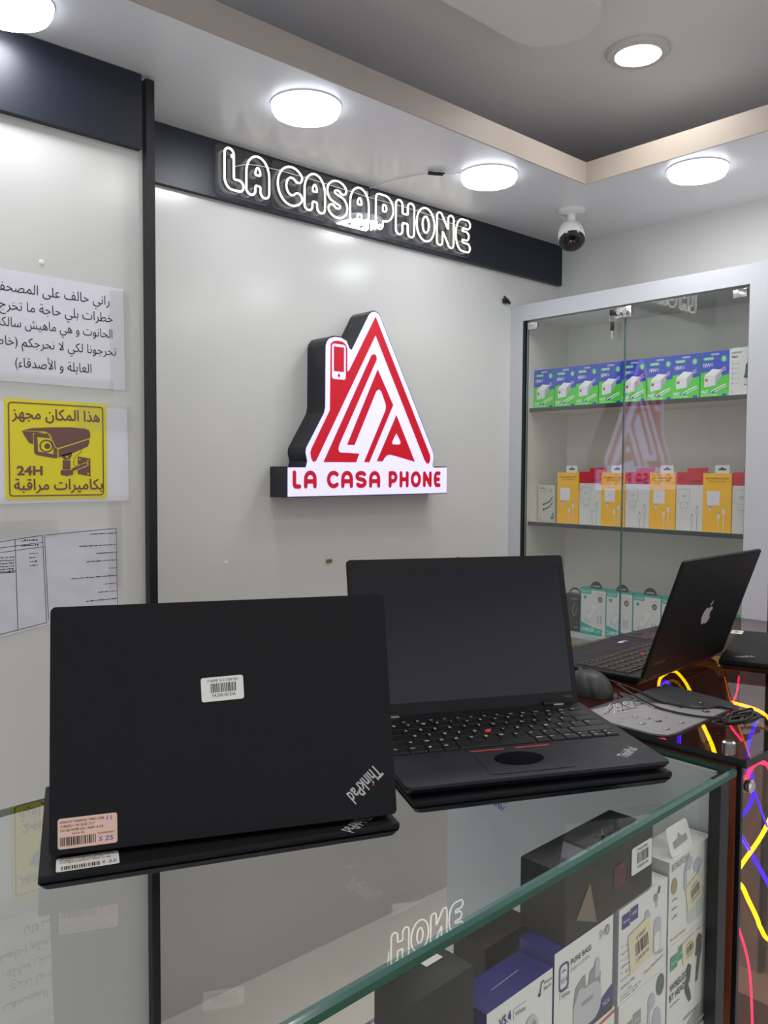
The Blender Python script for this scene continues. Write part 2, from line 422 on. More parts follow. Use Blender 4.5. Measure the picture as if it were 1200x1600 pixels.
for x, y, lb in ((1.35, .45, 'added unseen recessed downlight above the smoky counter'), (.55, .45, 'added unseen recessed downlight above the glass counter'), (1.35, -.7, 'added unseen recessed downlight behind the viewer, on the cabinet side'), (.2, -.7, 'added unseen recessed downlight right behind the viewer'), (-.5, .6, 'added unseen recessed downlight to the left of the viewer')):
    copy_tree(S0, T((x, y, 2.45)), lb)  # downlights out of view, added to light the laptops and counters from above

# ---------------------------------------------------------------- security camera
sc_ = thing('security_camera', 'white dome-ended security camera with black lens face under the soffit', 'camera', T((2.245, 1.604, 2.235)))
G().lathe([(0, -.014), (.030, -.014), (.042, -.008), (.042, 0), (0, 0)], WPLAST).build('ceiling_mount', sc_)
G().lathe([(.013, -.04), (.013, -.012)], WPLAST, n=16).build('arm', sc_)
d = Vector((-.42, -.40, -.78)).normalized(); Q = d.to_track_quat('Z', 'Y').to_matrix().to_4x4()
Mb = T((.004, .004, -.072)) @ Q
G().lathe([(0, -.040), (.022, -.036), (.036, -.022), (.041, 0), (.042, .030), (.040, .036)], WPLAST, Mb).build('housing', sc_)
fc = G().lathe([(.041, .036), (.036, .044), (.022, .050), (0, .052)], mat('glossy black lens cover', (8, 8, 10), .12), Mb).build('lens_cover', sc_)
g = G().lathe([(0, .0535), (.012, .053), (.014, .050)], mat('lens', (40, 18, 10), .1), Mb, 20)
g.build('lens', fc)

# ---------------------------------------------------------------- neon sign
ns = thing('neon_sign', 'white outline neon lettering LA CASA PHONE on clear acrylic over dark header', 'sign', FA(1.109, 1.86, 2.095))
LET = [('L', 1.122, 1.182), ('A', 1.186, 1.260), ('C', 1.283, 1.366), ('A', 1.370, 1.444), ('S', 1.448, 1.524), ('A', 1.530, 1.604), ('P', 1.627, 1.700), ('H', 1.706, 1.786), ('O', 1.792, 1.874), ('N', 1.880, 1.960), ('E', 1.966, 2.037)]
cut = lambda a, b: [(a+.005, -.0)]
for a, b in ((1.104, 1.268), (1.272, 1.612), (1.616, 2.046)):
    G().rrect(a-1.109, b-1.109, .0, .123, .014, ACRY, z=0, t=.004).build('acrylic_backing', ns)
for ch, a, b in LET:
    g = G(); r = .0136 if ch not in 'OSN' else .0126
    for l in glyph(ch, a-1.109+.002, b-1.109-.002, .0125, .113, r):
        g.tube([(p[0], p[1], .014) for p in l], .0026, NEON, closed=True, n=8)
    g.build('letter', ns)['label'] = 'lit neon outline letter '+ch
for x, y in ((.042, .098), (.49, .107), (.91, .10)):
    G().lathe([(0, .008), (.006, .008), (.006, -.018), (0, -.018)], CHROME, T((x, y, 0)), 16).build('standoff', ns)
g = G(); g.tube([(.05, .075, .008), (.12, .095, .006), (.3, .1, .006), (.5, .098, .006), (.7, .1, .006), (.9, .09, .006)], .0008, WPLAST, sub=4, n=6); g.build('wire', ns)
ww = thing('sign_wire', 'thin wire with black connector running along the soffit to a lamp', 'wire', T((1.68, 1.66, 2.235)))
G().tube([(-.045, .22, -.004), (-.032, .12, -.003), (-.014, .05, -.002), (0, .01, -.005)], .0016, WPLAST, sub=6, n=6).tube([(.02, -.01, -.006), (.035, -.02, -.004), (.045, -.04, -.008), (.052, -.03, -.003), (.055, -.055, -.003)], .0015, WPLAST, sub=5, n=6).build('cable', ww)
G().tube([(-.012, .012, -.006), (.022, -.012, -.007)], .005, BPLAST, n=8).tube([(.008, .006, -.007), (.016, -.024, -.009)], .0028, BPLAST, n=8).build('connector', ww)

# ---------------------------------------------------------------- backlit logo sign
O = [(1.2970, 1.4130), (1.3570, 1.4140), (1.3610, 1.4280), (1.3550, 1.4510), (1.3570, 1.4650), (1.4180, 1.5620), (1.4220, 1.5780), (1.4230, 1.7460), (1.4280, 1.759), (1.4370, 1.7690), (1.4560, 1.7755), (1.4800, 1.7760), (1.5020, 1.7680), (1.509, 1.755), (1.5120, 1.7490), (1.5180, 1.7450), (1.5740, 1.8410), (1.5800, 1.851), (1.5900, 1.8600), (1.6040, 1.8640), (1.6180, 1.8600), (1.6270, 1.852), (1.6330, 1.8410), (1.8490, 1.4660), (1.8535, 1.453), (1.8530, 1.4390), (1.8480, 1.4210), (1.8540, 1.4175), (1.9120, 1.4180), (1.9120, 1.3330), (1.2970, 1.3300)]
R1 = [(1.6070, 1.8470), (1.8340, 1.4520), (1.8350, 1.4400), (1.8330, 1.4320), (1.8270, 1.4260), (1.8190, 1.4270), (1.8090, 1.4380), (1.6070, 1.7930), (1.3930, 1.4290), (1.3830, 1.4260), (1.3760, 1.4350), (1.3730, 1.4510), (1.3760, 1.461), (1.4400, 1.5700), (1.4420, 1.7520), (1.4520, 1.760), (1.4680, 1.7630), (1.4850, 1.7615), (1.4970, 1.755), (1.5020, 1.7450), (1.5020, 1.6800), (1.5090, 1.6850)]
R2 = [(1.5900, 1.7320), (1.5950, 1.737), (1.6010, 1.7390), (1.608, 1.737), (1.6120, 1.7310), (1.6120, 1.7240), (1.4760, 1.4790), (1.4710, 1.4650), (1.473, 1.457), (1.4790, 1.4540), (1.5480, 1.4520), (1.5360, 1.4270), (1.4180, 1.4260)]
R3 = [(1.6160, 1.6970), (1.6780, 1.5970), (1.5860, 1.4280), (1.5650, 1.4280), (1.6470, 1.5800), (1.649, 1.590), (1.6470, 1.6000), (1.6310, 1.6320), (1.625, 1.638), (1.6190, 1.6385), (1.6110, 1.6330), (1.5300, 1.4760), (1.5020, 1.4760)]
R4 = [(1.6910, 1.5690), (1.7690, 1.4310), (1.6900, 1.4470), (1.6650, 1.4510), (1.6530, 1.4480), (1.645, 1.441), (1.6380, 1.4310), (1.6140, 1.4310)]
R4h = [(1.6910, 1.5150), (1.7080, 1.4910), (1.7085, 1.485), (1.7040, 1.4820), (1.6770, 1.4820), (1.6745, 1.485), (1.6750, 1.4890)]
ox, oz = 1.297, 1.330
sh = lambda P: [(a-ox, b-oz) for a, b in P]
lg = thing('logo_sign', 'backlit red and white triangular logo box sign mounted on the glossy wall', 'sign', FA(ox, 1.90, oz))
G().prism(sh(O), 0.0, .078, SIGNS).build('sign_case', lg)
cx, cz = 1.6, 1.57
fo = []
for i in range(len(O)):     # lit face a hair inside the black rim
    p, q, r_ = O[i-1], O[i], O[(i+1) % len(O)]
    n1 = Vector((-(q[1]-p[1]), q[0]-p[0])).normalized(); n2 = Vector((-(r_[1]-q[1]), r_[0]-q[0])).normalized(); nn = (n1+n2).normalized()
    fo.append((q[0]-nn.x*-.0036, q[1]-nn.y*-.0036))
def area(P): return sum(P[i][0]*P[(i+1) % len(P)][1]-P[(i+1) % len(P)][0]*P[i][1] for i in range(len(P)))
if abs(area(fo)) > abs(area(O)): fo = [(2*q[0]-a, 2*q[1]-b) for (a, b), q in zip(fo, O)]
G().prism(sh(fo), .0775, .0800, SIGNW).build('lit_face', lg)
def rr(x0, x1, y0, y1, r): 
    P = []
    for cx_, cy_, a in ((x1-r, y0+r, -90), (x1-r, y1-r, 0), (x0+r, y1-r, 90), (x0+r, y0+r, 180)): P += arc(cx_, cy_, r, r, a, a+90, 5)
    return P
phone = rr(1.447, 1.4965, 1.6565, 1.7535, .008)
g = G().fill([sh(R1), sh(phone)], SIGNR, z=.0806).fill([sh(R2)], SIGNR, z=.0806).fill([sh(R3)], SIGNR, z=.0806).fill([sh(R4), sh(R4h)], SIGNR, z=.0806)
g.rect(1.4535-ox, 1.490-ox, 1.678-oz, 1.746-oz, SIGNR, z=.0806).ell(1.472-ox, 1.667-oz, .0045, .0045, SIGNR, z=.0806)
g.build('red_emblem', lg)
x = 1.314; 
LW = [('L', .034), ('A', .047), (' ', .024), ('C', .046), ('A', .047), ('S', .047), ('A', .047), (' ', .022), ('P', .040), ('H', .042), ('O', .047), ('N', .042), ('E', .036)]
tot = sum(b for a, b in LW); k = (1.886-1.314+.004)/tot
for ch, wd in LW:
    wd *= k
    if ch != ' ':
        l = glyph(ch, x-ox, x+wd-.0085-ox, 1.3535-oz, 1.403-oz, .0061)
        G().fill(l, SIGNR, z=.0806).build('letter', lg)['label'] = 'red letter '+ch+' on the white strip'
    x += wd

# ---------------------------------------------------------------- notices on the left wall panel
Y0 = 1.6998
nt_ = thing('paper_notice', 'white sheet with five lines of black Arabic handwriting style print, taped topmost', 'notice', FA(.4935, Y0, 1.568, 0))
G().prism([(0, .004), (.296, .002), (.294, .215), (0, .218)], 0, .0009, PAPER).build('sheet', nt_)
g = G()
for s, xr, wd, yb, h in (('راني حالف على المصحف', .756, .233, 1.734, .030), ('خطرات بلي حاجة ما تخرج', .763, .228, 1.699, .030), ('الحانوت و هي ماهيش سالكة', .762, .232, 1.667, .029), ('تحرجونا لكي لا نحرجكم (خاصة', .770, .256, 1.631, .029), ('العايلة و الأصدقاء)', .716, .152, 1.595, .029)):
    g.text(arabic(s), xr-wd-.4935, yb-1.568, wd, h, INK, z=.0013)
g.build('printed_lines', nt_)
G().rect(.262, .306, .0, .21, TAPE, z=.0018).rect(.0, .27, -.012, .022, TAPE, z=.0019).build('clear_tape', nt_)
ys = thing('camera_warning_sign', 'yellow surveillance warning sign with brown camera drawing and 24H', 'sign', FA(.4935, Y0, 1.333))
G().prism([(0, 0), (.302, .002), (.300, .197), (0, .20)], 0, .0009, PAPER).build('backing_sheet', ys)
G().rrect(.048, .2535, .008, .206, .006, YEL, z=.0012, t=.0005).build('yellow_panel', ys)
g = G()
A_ = rr(.055, .2465, .0145, .1995, .007); B_ = rr(.0575, .244, .017, .197, .005)
g.fill([A_, B_], BRN, z=.0021)
g.text(arabic('هذا المكان مجهز'), .062, .160, .177, .030, BRN, z=.0022, bold=.02)
g.text(arabic('بكاميرات مراقبة'), .064, .020, .180, .030, BRN, z=.0022, bold=.02)
g.text('24H', .070, .056, .050, .019, BRN, z=.0022, bold=.035)
g.build('sign_print', ys)
g = G(); sx, sy = .2055/625, .198/640           # camera drawing, traced in the sign's own plane
c2 = lambda P: [(.048+(a-35)*sx, .206-(b-885)*sy) for a, b in P]
g.poly(c2([(135, 1085), (190, 1068), (300, 1058), (430, 1052), (520, 1057), (545, 1068), (552, 1085), (552, 1118), (350, 1190), (335, 1185), (300, 1100), (270, 1085)]), BRN, z=.0022)
g.poly(c2([(135, 1087), (265, 1092), (200, 1100), (198, 1172), (175, 1160), (150, 1118)]), BRN, z=.0022)
g.poly(c2([(352, 1198), (545, 1128), (546, 1150), (535, 1175), (440, 1222), (352, 1252)]), BRN, z=.0022)
g.fill([c2([(215, 1096), (290, 1100), (330, 1188), (345, 1196), (345, 1255), (330, 1258), (218, 1238), (205, 1225), (203, 1110)]), c2([(225, 1122), (300, 1128), (322, 1190), (320, 1232), (228, 1216)])], BRN, z=.0022)
e = lambda x_, y_, r_: arc(.048+(x_-35)*sx, .206-(y_-885)*sy, r_*sx, r_*sy, 0, 345, 23)
g.fill([e(278, 1180, 42), e(278, 1180, 33)], BRN, z=.0022); g.poly(e(284, 1180, 18), BRN, z=.0022)
g.fill([c2([(366, 1240), (434, 1215), (434, 1240), (420, 1262), (385, 1266)]), e(404, 1247, 7)], BRN, z=.0022)
g.poly(c2([(376, 1270), (424, 1268), (424, 1330), (376, 1330)]), BRN, z=.0022); g.poly(c2([(363, 1335), (440, 1333), (440, 1365), (400, 1374), (363, 1366)]), BRN, z=.0022)
g.fill([c2([(470, 1243), (551, 1256), (551, 1376), (470, 1360)]), e(483, 1262, 6), e(536, 1270, 6), e(536, 1358, 6)], BRN, z=.0022)
g.line(c2([(440, 1340), (535, 1300), (532, 1282), (440, 1318)]), .003, YEL, z=.0024); g.line(c2([(436, 1332), (528, 1292)]), .006, BRN, z=.0025)
g.line(c2([(495, 1190), (490, 1215), (455, 1245), (442, 1280), (450, 1305), (480, 1310), (500, 1280), (515, 1262)]), .0011, BRN, z=.0026)
g.build('camera_drawing', ys)
G().rect(.19, .31, .15, .205, TAPE, z=.0028).rect(.0, .306, -.008, .014, TAPE, z=.0027).build('clear_tape', ys)
dc = thing('registration_document', 'creased printed form with ruled table, taped below the yellow sign', 'document', FA(.4935, Y0, 1.05))
G().prism([(0, .018), (.278, .060), (.276, .230), (.12, .228), (0, .223)], 0, .001, CRUMP).build('sheet', dc)
g = G()
for P in ([(0, .206), (.118, .219), (.124, .042), (0, .024)], [(.124, .219), (.273, .227), (.274, .062)], [(.122, .219), (.128, .046)], [(0, .195), (.118, .205)], [(0, .186), (.118, .196)], [(.065, .213), (.068, .032)], [(0, .152), (.065, .152)], [(0, .149), (.065, .149)]):
    g.line(P, .0011, INK, z=.0013)
rnd = random.Random(3)
def scrib(g, x0, x1, y, h, m, z, M=None):
    x_ = x0
    while x_ < x1:
        w_ = rnd.uniform(.001, .005); g.rect(x_, min(x_+w_, x1), y+rnd.uniform(-.0004, .0004), y+h*rnd.uniform(.5, 1.1), m, M, z); x_ += w_+rnd.uniform(.0003, .0018)
for i, (a, b) in enumerate([(.215, .2725), (.192, .2725), (.229, .2725), (.207, .2725), (.256, .2725), (.175, .2725), (.246, .2725), (.232, .2725), (.206, .2725)]):
    scrib(g, a, b, .216-.0165*i-(.008 if i > 0 else 0), .0022, INK, .0013)
for i in range(6): scrib(g, .004+.003*(i % 2), .063, .178-.0058*i, .0022, INK, .0013)
for yy, a in ((.209, .076), (.199, .076)): scrib(g, a, .110, yy, .003, INK, .0013)
for i in range(4): scrib(g, .092, .108, .183-.008*i, .002, INK, .0013)
g.build('printed_form', dc)
G().rect(.0, .15, .215, .25, TAPE, z=.0018).build('clear_tape', dc)
G().rect(.255, .285, .10, .285, TAPE, z=.0017).build('clear_tape', dc)
tag(G().lathe([(0, .002), (.004, .0016), (.0055, 0)], WPLAST, None, 16).build('screw_cap', M=FA(.618, 1.70, 1.811)), 'white plastic screw cap above the taped notices', 'cap', 'screw caps on the wall panels')
tag(G().lathe([(0, .002), (.004, .0016), (.0055, 0)], WPLAST, None, 16).build('screw_cap', M=FA(1.158, 1.90, 1.159)), 'white plastic screw cap left of the open laptop lid', 'cap', 'screw caps on the wall panels')
tag(G().box(-.008, .010, -.006, .004, 0, .006, mat('brown tape', (120, 96, 60), .5), .001).build('brown_clip', M=FA(1.50, 1.90, 1.142)), 'small brown clip on wall above the closed-back laptop corner', 'clip')
hk = G().tube([(-.012, .014, .012), (-.004, .004, .016), (.010, -.002, .014), (.020, -.008, .012)], [.003, .005, .006, .004], BPLAST).box(-.006, .008, -.008, .008, 0, .012, BPLAST, .001)
tag(hk.build('wall_hook', M=FA(2.27, 1.90, 1.995)), 'small black hook on the wall beside the cabinet top', 'hook')

# ---------------------------------------------------------------- glass display cabinet on the right wall
XC = 2.311
cb = thing('display_cabinet', 'tall white wall cabinet with glass doors and three stocked shelves', 'cabinet', T((XC, 1.9, 0)))
g = G(); xb = .264
g.box(0, .02, -.054, 0, 0, 1.925, GLOSSW).box(0, .02, -.915, -.844, 0, 1.925, GLOSSW).box(0, .02, -.915, 0, 1.925, 1.98, GLOSSW).box(0, .02, -.844, -.054, 0, .08, GLOSSW)
g.build('front_frame', cb)
g = G(); g.box(.02, .262, -.066, -.048, .0, 1.935, SHELFW).box(.02, .262, -.914, -.899, .0, 1.935, SHELFW).box(.25, .262, -.899, -.066, .0, 1.935, SHELFW).box(.02, .25, -.899, -.066, 1.925, 1.94, SHELFW).box(.02, .25, -.899, -.066, .06, .08, SHELFW)
g.build('carcass', cb)
G().box(.001, .02, -.0655, -.0542, .08, 1.924, BLACKTRIM).build('door_gasket', cb)
SZ = [1.624, 1.229, .862]
for i, z in enumerate(SZ):
    o = G().box(.03, .249, -.8985, -.0665, z-.012, z, SHELFW).build('shelf', cb)
    G().box(.026, .030, -.8985, -.0665, z-.013, z+.0005, SHELFE if i < 2 else GLOSSW).build('shelf_edge', o)
d1 = G().box(.006, .012, -.4495, -.068, .084, 1.9215, GLASSD, side=GEDGE2).build('glass_door', cb)
d2 = G().box(.006, .012, -.8405, -.4530, .084, 1.9215, GLASSD, side=GEDGE2).build('glass_door', cb)
for dd, y in ((d1, -.093), (d2, -.815)):
    G().box(.002, .016, y-.02, y+.02, 1.892, 1.916, CHROME, .002).build('door_pivot', dd)
lk = G().box(-.001, .014, -.4760, -.4180, 1.884, 1.919, CHROME, .002)
for y in (-.440, -.462): lk.lathe([(0, .014), (.008, .014), (.0085, .010), (.0085, 0)], CHROME, T((-.001, y, 1.900)) @ Matrix.Rotation(math.radians(-90), 4, 'Y'), 16)
lko = lk.build('door_lock', cb)
g = G().box(-.016, -.006, -.424, -.408, 1.893, 1.912, BPLAST, .003)
g.tube([(-.012, -.416+.010*math.cos(a/2), 1.884+.011*math.sin(a/2)) for a in range(13)], .0008, CHROME, n=6)
g.box(-.016, -.010, -.424, -.412, 1.846, 1.874, BPLAST, .002).box(-.0145, -.012, -.4205, -.4155, 1.822, 1.847, CHROME)
tag(g.build('key_ring', M=T((XC, 1.9, 0))), 'black-headed keys hanging from the cabinet door lock', 'keys')
# neighbouring cabinet, cut by the right edge of the picture
nb = thing('side_cabinet', 'greenish glass cabinet beyond the black gap at right', 'cabinet', T((XC, .975, 0)))
G().box(.03, .262, -.62, 0, 0, 1.98, SHELFW).build('carcass', nb)
G().box(.004, .012, -.60, -.002, .08, 1.97, GLASS, side=GEDGE2).build('glass_door', nb)
struct(G().box(XC+.004, XC+.03, .9765, .9835, 0, 1.98, BLACKTRIM).build('trim_7'))

# ---- products in the cabinet: every carton is built in a frame u right, v up, n towards the room
BLUE = mat('blue print', (38, 66, 190), .4); GREEN = mat('green print', (70, 205, 45), .4); CHG = mat('white charger print', (222, 222, 226), .4)
CHS = mat('grey charger print', (170, 172, 182), .4); LIME = mat('lime badge print', (95, 205, 120), .4); WPR = mat('white print', (240, 240, 240), .5)
def carton(name, w_, h_, d_, m, side=None, top=None):
    g = G(); V = [(x, y, z) for z in (-d_, 0) for y in (0, h_) for x in (0, w_)]
    g.add(V, [(4, 5, 7, 6)], m); g.add(V, [(0, 2, 3, 1), (1, 3, 7, 5), (2, 0, 4, 6)], side or m); g.add(V, [(3, 2, 6, 7), (0, 1, 5, 4)], top or side or m)
    return g
def charger_box():
    w_, h_ = .0862, .133; g = carton('', w_, h_, .04, BLUE, GREEN, BLUE)
    g.poly([(0, 0), (w_, 0), (w_, .064), (.05, .058), (.02, .075), (0, .072)], GREEN)
    g.poly([(.012, .030), (.046, .034), (.064, .060), (.064, .078), (.036, .082), (.012, .064)], CHG, z=.0008)
    g.poly([(.012, .064), (.036, .082), (.064, .078), (.046, .062)], WPR, z=.001).poly([(.046, .034), (.064, .060), (.064, .078), (.046, .062)], CHS, z=.001)
    g.line([(.062, .078), (.076, .086)], .0022, CHG, z=.001).line([(.062, .072), (.077, .079)], .0022, CHG, z=.001).rect(.015, .023, .046, .054, mat('orange port', (190, 90, 70), .4), z=.0012)
    g.line([(.030, .014), (.052, .026), (.078, .036)], .003, WPR, z=.001).line([(.044, .014), (.064, .024), (.080, .030)], .003, CHG, z=.0012)
    g.rrect(.008, .040, .108, .117, .004, LIME, z=.0006).text('AERPLUS', .011, .1105, .026, .0045, WPR, z=.0009).ell(.070, .109, .008, .009, LIME, z=.0006).line([(.070, .104), (.070, .114)], .002, WPR, z=.0009)
    g.text('18W', .007, .088, .024, .012, WPR, z=.0009, bold=.01).text('QC', .032, .089, .007, .0095, WPR, z=.0009)
    g.text('FAST', .003, .012, .022, .009, WPR, z=.0009, bold=.02).rect(.028, .044, .012, .019, BLUE, z=.0008).text('QC3.0 Hub Charger', .003, .003, .050, .007, WPR, z=.0009)
    g.rrect(.066, .080, .002, .009, .002, BLUE, z=.0008).rrect(.030, .056, .121, .127, .003, CHS, z=.0008).text('USB', .0135, .071, .02, .0001, CHS)
    return g
G1 = 'blue and green charger boxes on the top shelf'
ordn = ['at the left end of', 'second from the left in', 'third from the left in', 'just left of the door seam in', 'just right of the door seam in', 'sixth from the left in', 'seventh from the left in', 'next to the white box in']
first = charger_box().build('charger_box')
for i in range(8):
    M = FB(XC+.05, 1.832-i*.0873-(.002 if i % 2 else 0), SZ[0]+.0006, 0)
    o = first if i == 0 else first.copy()
    if i: COL.objects.link(o)
    o.matrix_world = M
    tag(o, 'blue and green 18W charger box '+ordn[i]+' the top row', 'box', G1)
g = carton('', .072, .136, .05, CARD); g.text('AERPULET', .006, .120, .030, .005, INK, z=.0006).text('Gani', .006, .108, .018, .007, INK, z=.0006, bold=.02)
for i in range(5): g.ell(.010, .092-.014*i, .0025, .003, CHS, z=.0006); scrib(g, .017, .030, .090-.014*i, .003, CHS, .0006)
g.text('O', .006, .008, .006, .006, INK).poly([(.042, .050), (.056, .046), (.062, .034), (.062, .060), (.064, .088), (.056, .096), (.048, .086), (.046, .060)], SHELFE, z=.0006)
g.ell(.058, .1, .006, .006, SHELFE, z=.0006); g.text('Black', .044, .028, .012, .004, INK, z=.0006)
tag(g.build('accessory_box', M=FB(XC+.05, 1.1325, SZ[0]+.0006)), 'white accessory box with dark jacket-shaped print, right end of top shelf', 'box')
# middle shelf
DG = mat('dark green carton', (52, 78, 60), .45)
for i in range(4):
    g = carton('', .085, .128, .0125, CARDG, DG if i % 2 else CARDG, DG)
    g.text('AERPULET', .008, .113, .03, .006, DG, z=.0006); scrib(g, .008, .055, .104, .004, CHS, .0006)
    g.ell(.066, .108, .006, .0075, CHS, z=.0006)
    for k in range(2):
        g.line([(.030+.004*k, .060-.018*k), (.060, .070-.018*k), (.075, .088-.02*k)], .0035, SHELFE, z=.0008); g.line([(.026, .058-.018*k), (.034, .061-.018*k)], .006, SHELFE, z=.0009)
    for k in range(3): g.text('o', .006, .060-.012*k, .004, .004, CHS, z=.0006)
    g.fill([[(.066, .010), (.078, .036), (.081, .010)], [(.071, .016), (.0765, .027), (.0775, .016)]], DG, z=.0009); g.text('60W', .008, .006, .012, .005, DG, z=.0006)
    a = math.radians(12)
    M = FB(XC+.078+.0131*i, 1.8305-.0024*i, SZ[1]+.001, 0) @ Matrix.Rotation(math.radians(-10), 4, 'Y')
    tag(g.build('cable_box', M=M), ['front cable box with two black plugs, leaning at the left of the middle shelf', 'second cable box behind the front one on the middle shelf', 'third leaning cable box from the front on the middle shelf', 'rearmost leaning cable box, beside the first yellow box'][i], 'box', 'leaning cable boxes on the middle shelf')
YB = mat('yellow carton', (246, 186, 10), .4); YT = mat('dark yellow print', (150, 105, 10), .5); RB = mat('red carton', (196, 22, 48), .4); LINE = mat('grey line print', (165, 168, 176), .5)
def yellow_box():
    w_, h_ = .0862, .172; r = thing('charger_box', '', 'box', Matrix.Identity(4), 'yellow charger boxes on the middle shelf')
    g = carton('', w_, h_, .05, YB)
    g.text('65W SUPERVOOC 240W', .008, .154, .070, .0055, YT, z=.0006, bold=.02).text('MACCHINE 80%', .018, .146, .05, .005, YT, z=.0006)
    g.rect(.013, .052, .078, .120, CHG, z=.0006).text('65w', .026, .098, .010, .004, CHS, z=.0009).rect(.020, .026, .062, .070, CHG, z=.0006).rect(.018, .028, .069, .078, CHS, z=.0006)
    for x_, y_ in ((.050, .060), (.065, .074)):
        g.rrect(x_-.0035, x_+.0035, y_-.022, y_-.006, .001, CHG, z=.0008).rect(x_-.002, x_+.002, y_-.006, y_, LINE, z=.0008).rect(x_-.001, x_+.001, 0, y_-.022, CHG, z=.0008)
    g.build('carton', r)
    t = G().rrect(.034, .078, h_-.001, h_+.024, .003, CARD, z=-.004, t=.001); t.fill([rr(.044, .068, h_+.009, h_+.014, .002)], SHELFE, z=-.0028).ell(.056, h_+.014, .005, .004, SHELFE, z=-.0028)
    t.build('hang_tab', r); return r
def white_box():
    w_, h_ = .0862, .153; r = thing('charger_box', '', 'box', Matrix.Identity(4), 'white and red charger boxes on the middle shelf')
    g = carton('', w_, h_+.022, .05, CARD, CARD, RB); g.rect(0, w_, .137, h_+.022, RB, z=.0005); g.text('11 W', .008, .150, .014, .006, mat('dark red print', (120, 10, 25), .5), z=.0009)
    scrib(g, .038, .078, .146, .005, mat('dark red print'), .0009)
    for a in ([(.008, .084), (.008, .124), (.044, .124), (.044, .084), (.008, .084)], [(.016, .066), (.016, .083)], [(.038, .066), (.038, .083)], [(.016, .066), (.038, .066)], [(.021, .054), (.021, .066)], [(.032, .054), (.032, .066)]): g.line(a, .0010, LINE, z=.0008)
    g.fill([rr(.020, .033, .100, .107, .003), rr(.0212, .0318, .1015, .1055, .002)], LINE, z=.0008)
    for x_, y_ in ((.052, .050), (.068, .074)):
        g.fill([rr(x_-.0045, x_+.0045, y_-.026, y_-.006, .001), rr(x_-.0035, x_+.0035, y_-.025, y_-.007, .001)], LINE, z=.0008); g.rect(x_-.0025, x_+.0025, y_-.006, y_, LINE, z=.0007); g.rect(x_-.001, x_+.001, 0, y_-.026, LINE, z=.0008)
    g.build('carton', r)
    G().prism([(.018, h_+.021), (.084, h_+.021), (.086, h_+.036), (.020, h_+.034)], -.03, -.029, RB).build('hang_tab', r); return r
yb, wb = yellow_box(), white_box(); yy = 1.727
for i in range(8):
    src = yb if i % 2 == 0 else wb; M = FB(XC+.05+(.004 if i % 2 else 0), yy, SZ[1]+.0006); wn = i//2
    lb = (['yellow 65W charger box nearest the leaning cable boxes', 'second yellow charger box from the left, behind the door seam', 'third yellow charger box from the left on middle shelf', 'rightmost yellow charger box on middle shelf'] if i % 2 == 0 else
          ['white charger box with red top between first and second yellow boxes', 'white charger box with red top between second and third yellow boxes', 'white charger box with red top between third and last yellow boxes', 'white charger box with red top at right end, cut by the frame'])[wn]
    if i < 2: src.matrix_world = M; src['label'] = lb
    else: copy_tree(src, M, lb)
    yy -= .0873
# bottom visible shelf
TEAL = mat('teal print', (24, 168, 158), .4)
def teal_box():
    w_, h_ = .0968, .156; r = thing('charger_box', '', 'box', Matrix.Identity(4), 'teal and white charger boxes on the third shelf')
    g = carton('', w_, h_, .04, CARD, TEAL, TEAL); g.rect(0, w_, h_-.006, h_, TEAL, z=.0005).rect(0, .003, 0, h_, TEAL, z=.0005)
    g.rrect(.004, .042, h_-.020, h_-.007, .004, TEAL, z=.0006).text('HAKIDIZE', .008, h_-.016, .029, .006, WPR, z=.0009).ell(.018, h_-.032, .006, .006, TEAL, z=.0007)
    g.poly([(0, 0), (.085, 0), (.085, .022), (.05, .026), (.004, .040), (0, .040)], TEAL, z=.0006).text('CHARGER', .005, .010, .050, .014, WPR, z=.0009, bold=.01).text('QC PD', .060, .008, .02, .010, WPR, z=.0009)
    g.ell(.076, h_-.035, .009, .010, mat('taupe print', (120, 100, 90), .5), z=.0007).text('3', .0735, h_-.039, .005, .007, WPR, z=.001); scrib(g, .06, .09, h_-.020, .003, CHS, .0007)
    g.poly([(.022, .060), (.040, .050), (.068, .096), (.046, .112)], CHG, z=.0007).line([(.022, .060), (.040, .050), (.068, .096), (.046, .112), (.022, .060)], .0009, CHS, z=.0009).text('PD25', .036, .070, .018, .007, CHS, z=.0009, rot=55)
    g.line([(.024, .054), (.018, .044)], .003, CHS, z=.0009).line([(.036, .048), (.032, .038)], .003, CHS, z=.0009).rect(.066, .071, .040, .068, CHS, z=.0007).rect(.077, .082, .040, .068, CHS, z=.0007)
    g.build('carton', r)
    t = G(); t.fill([arc(.060, h_+.0, .023, .024, 0, 180, 18), rr(.046, .074, h_+.005, h_+.010, .002)], SHELFE, z=-.001)
    t.build('hang_tab', r); return r
tb = teal_box()
for i, (y_, lb) in enumerate([(1.625, 'teal and white charger box next to the black box on third shelf'), (1.527, 'teal and white charger box behind the door seam on third shelf'), (1.4285, 'teal and white charger box third from left, beside the dark laptop lid'), (1.330, 'teal and white charger box half hidden behind the upright dark laptop lid')]):
    M = FB(XC+.05, y_, SZ[2]+.0006)
    if i == 0: tb.matrix_world = M; tb['label'] = lb
    else: copy_tree(tb, M, lb)
PK = mat('pale pink carton', (222, 196, 190), .45)
g = carton('', .09, .125, .04, PK, PK, TEAL); g.rect(0, .09, .112, .122, TEAL, z=.0006).text('PLUSDIZE', .06, .100, .026, .007, TEAL, z=.0007).line([(.05, .05), (.062, .072)], .005, CHS, z=.0007).rect(.066, .07, .03, .06, CHS, z=.0007)
tag(g.build('charger_box', M=FB(XC+.05, 1.150, SZ[2]+.0006)), 'pale pink box right of the upright dark laptop on third shelf', 'box')
r = thing('earphone_box', 'black box with round black hanger at left of third shelf', 'box', FB(XC+.06, 1.70, SZ[2]+.0006))
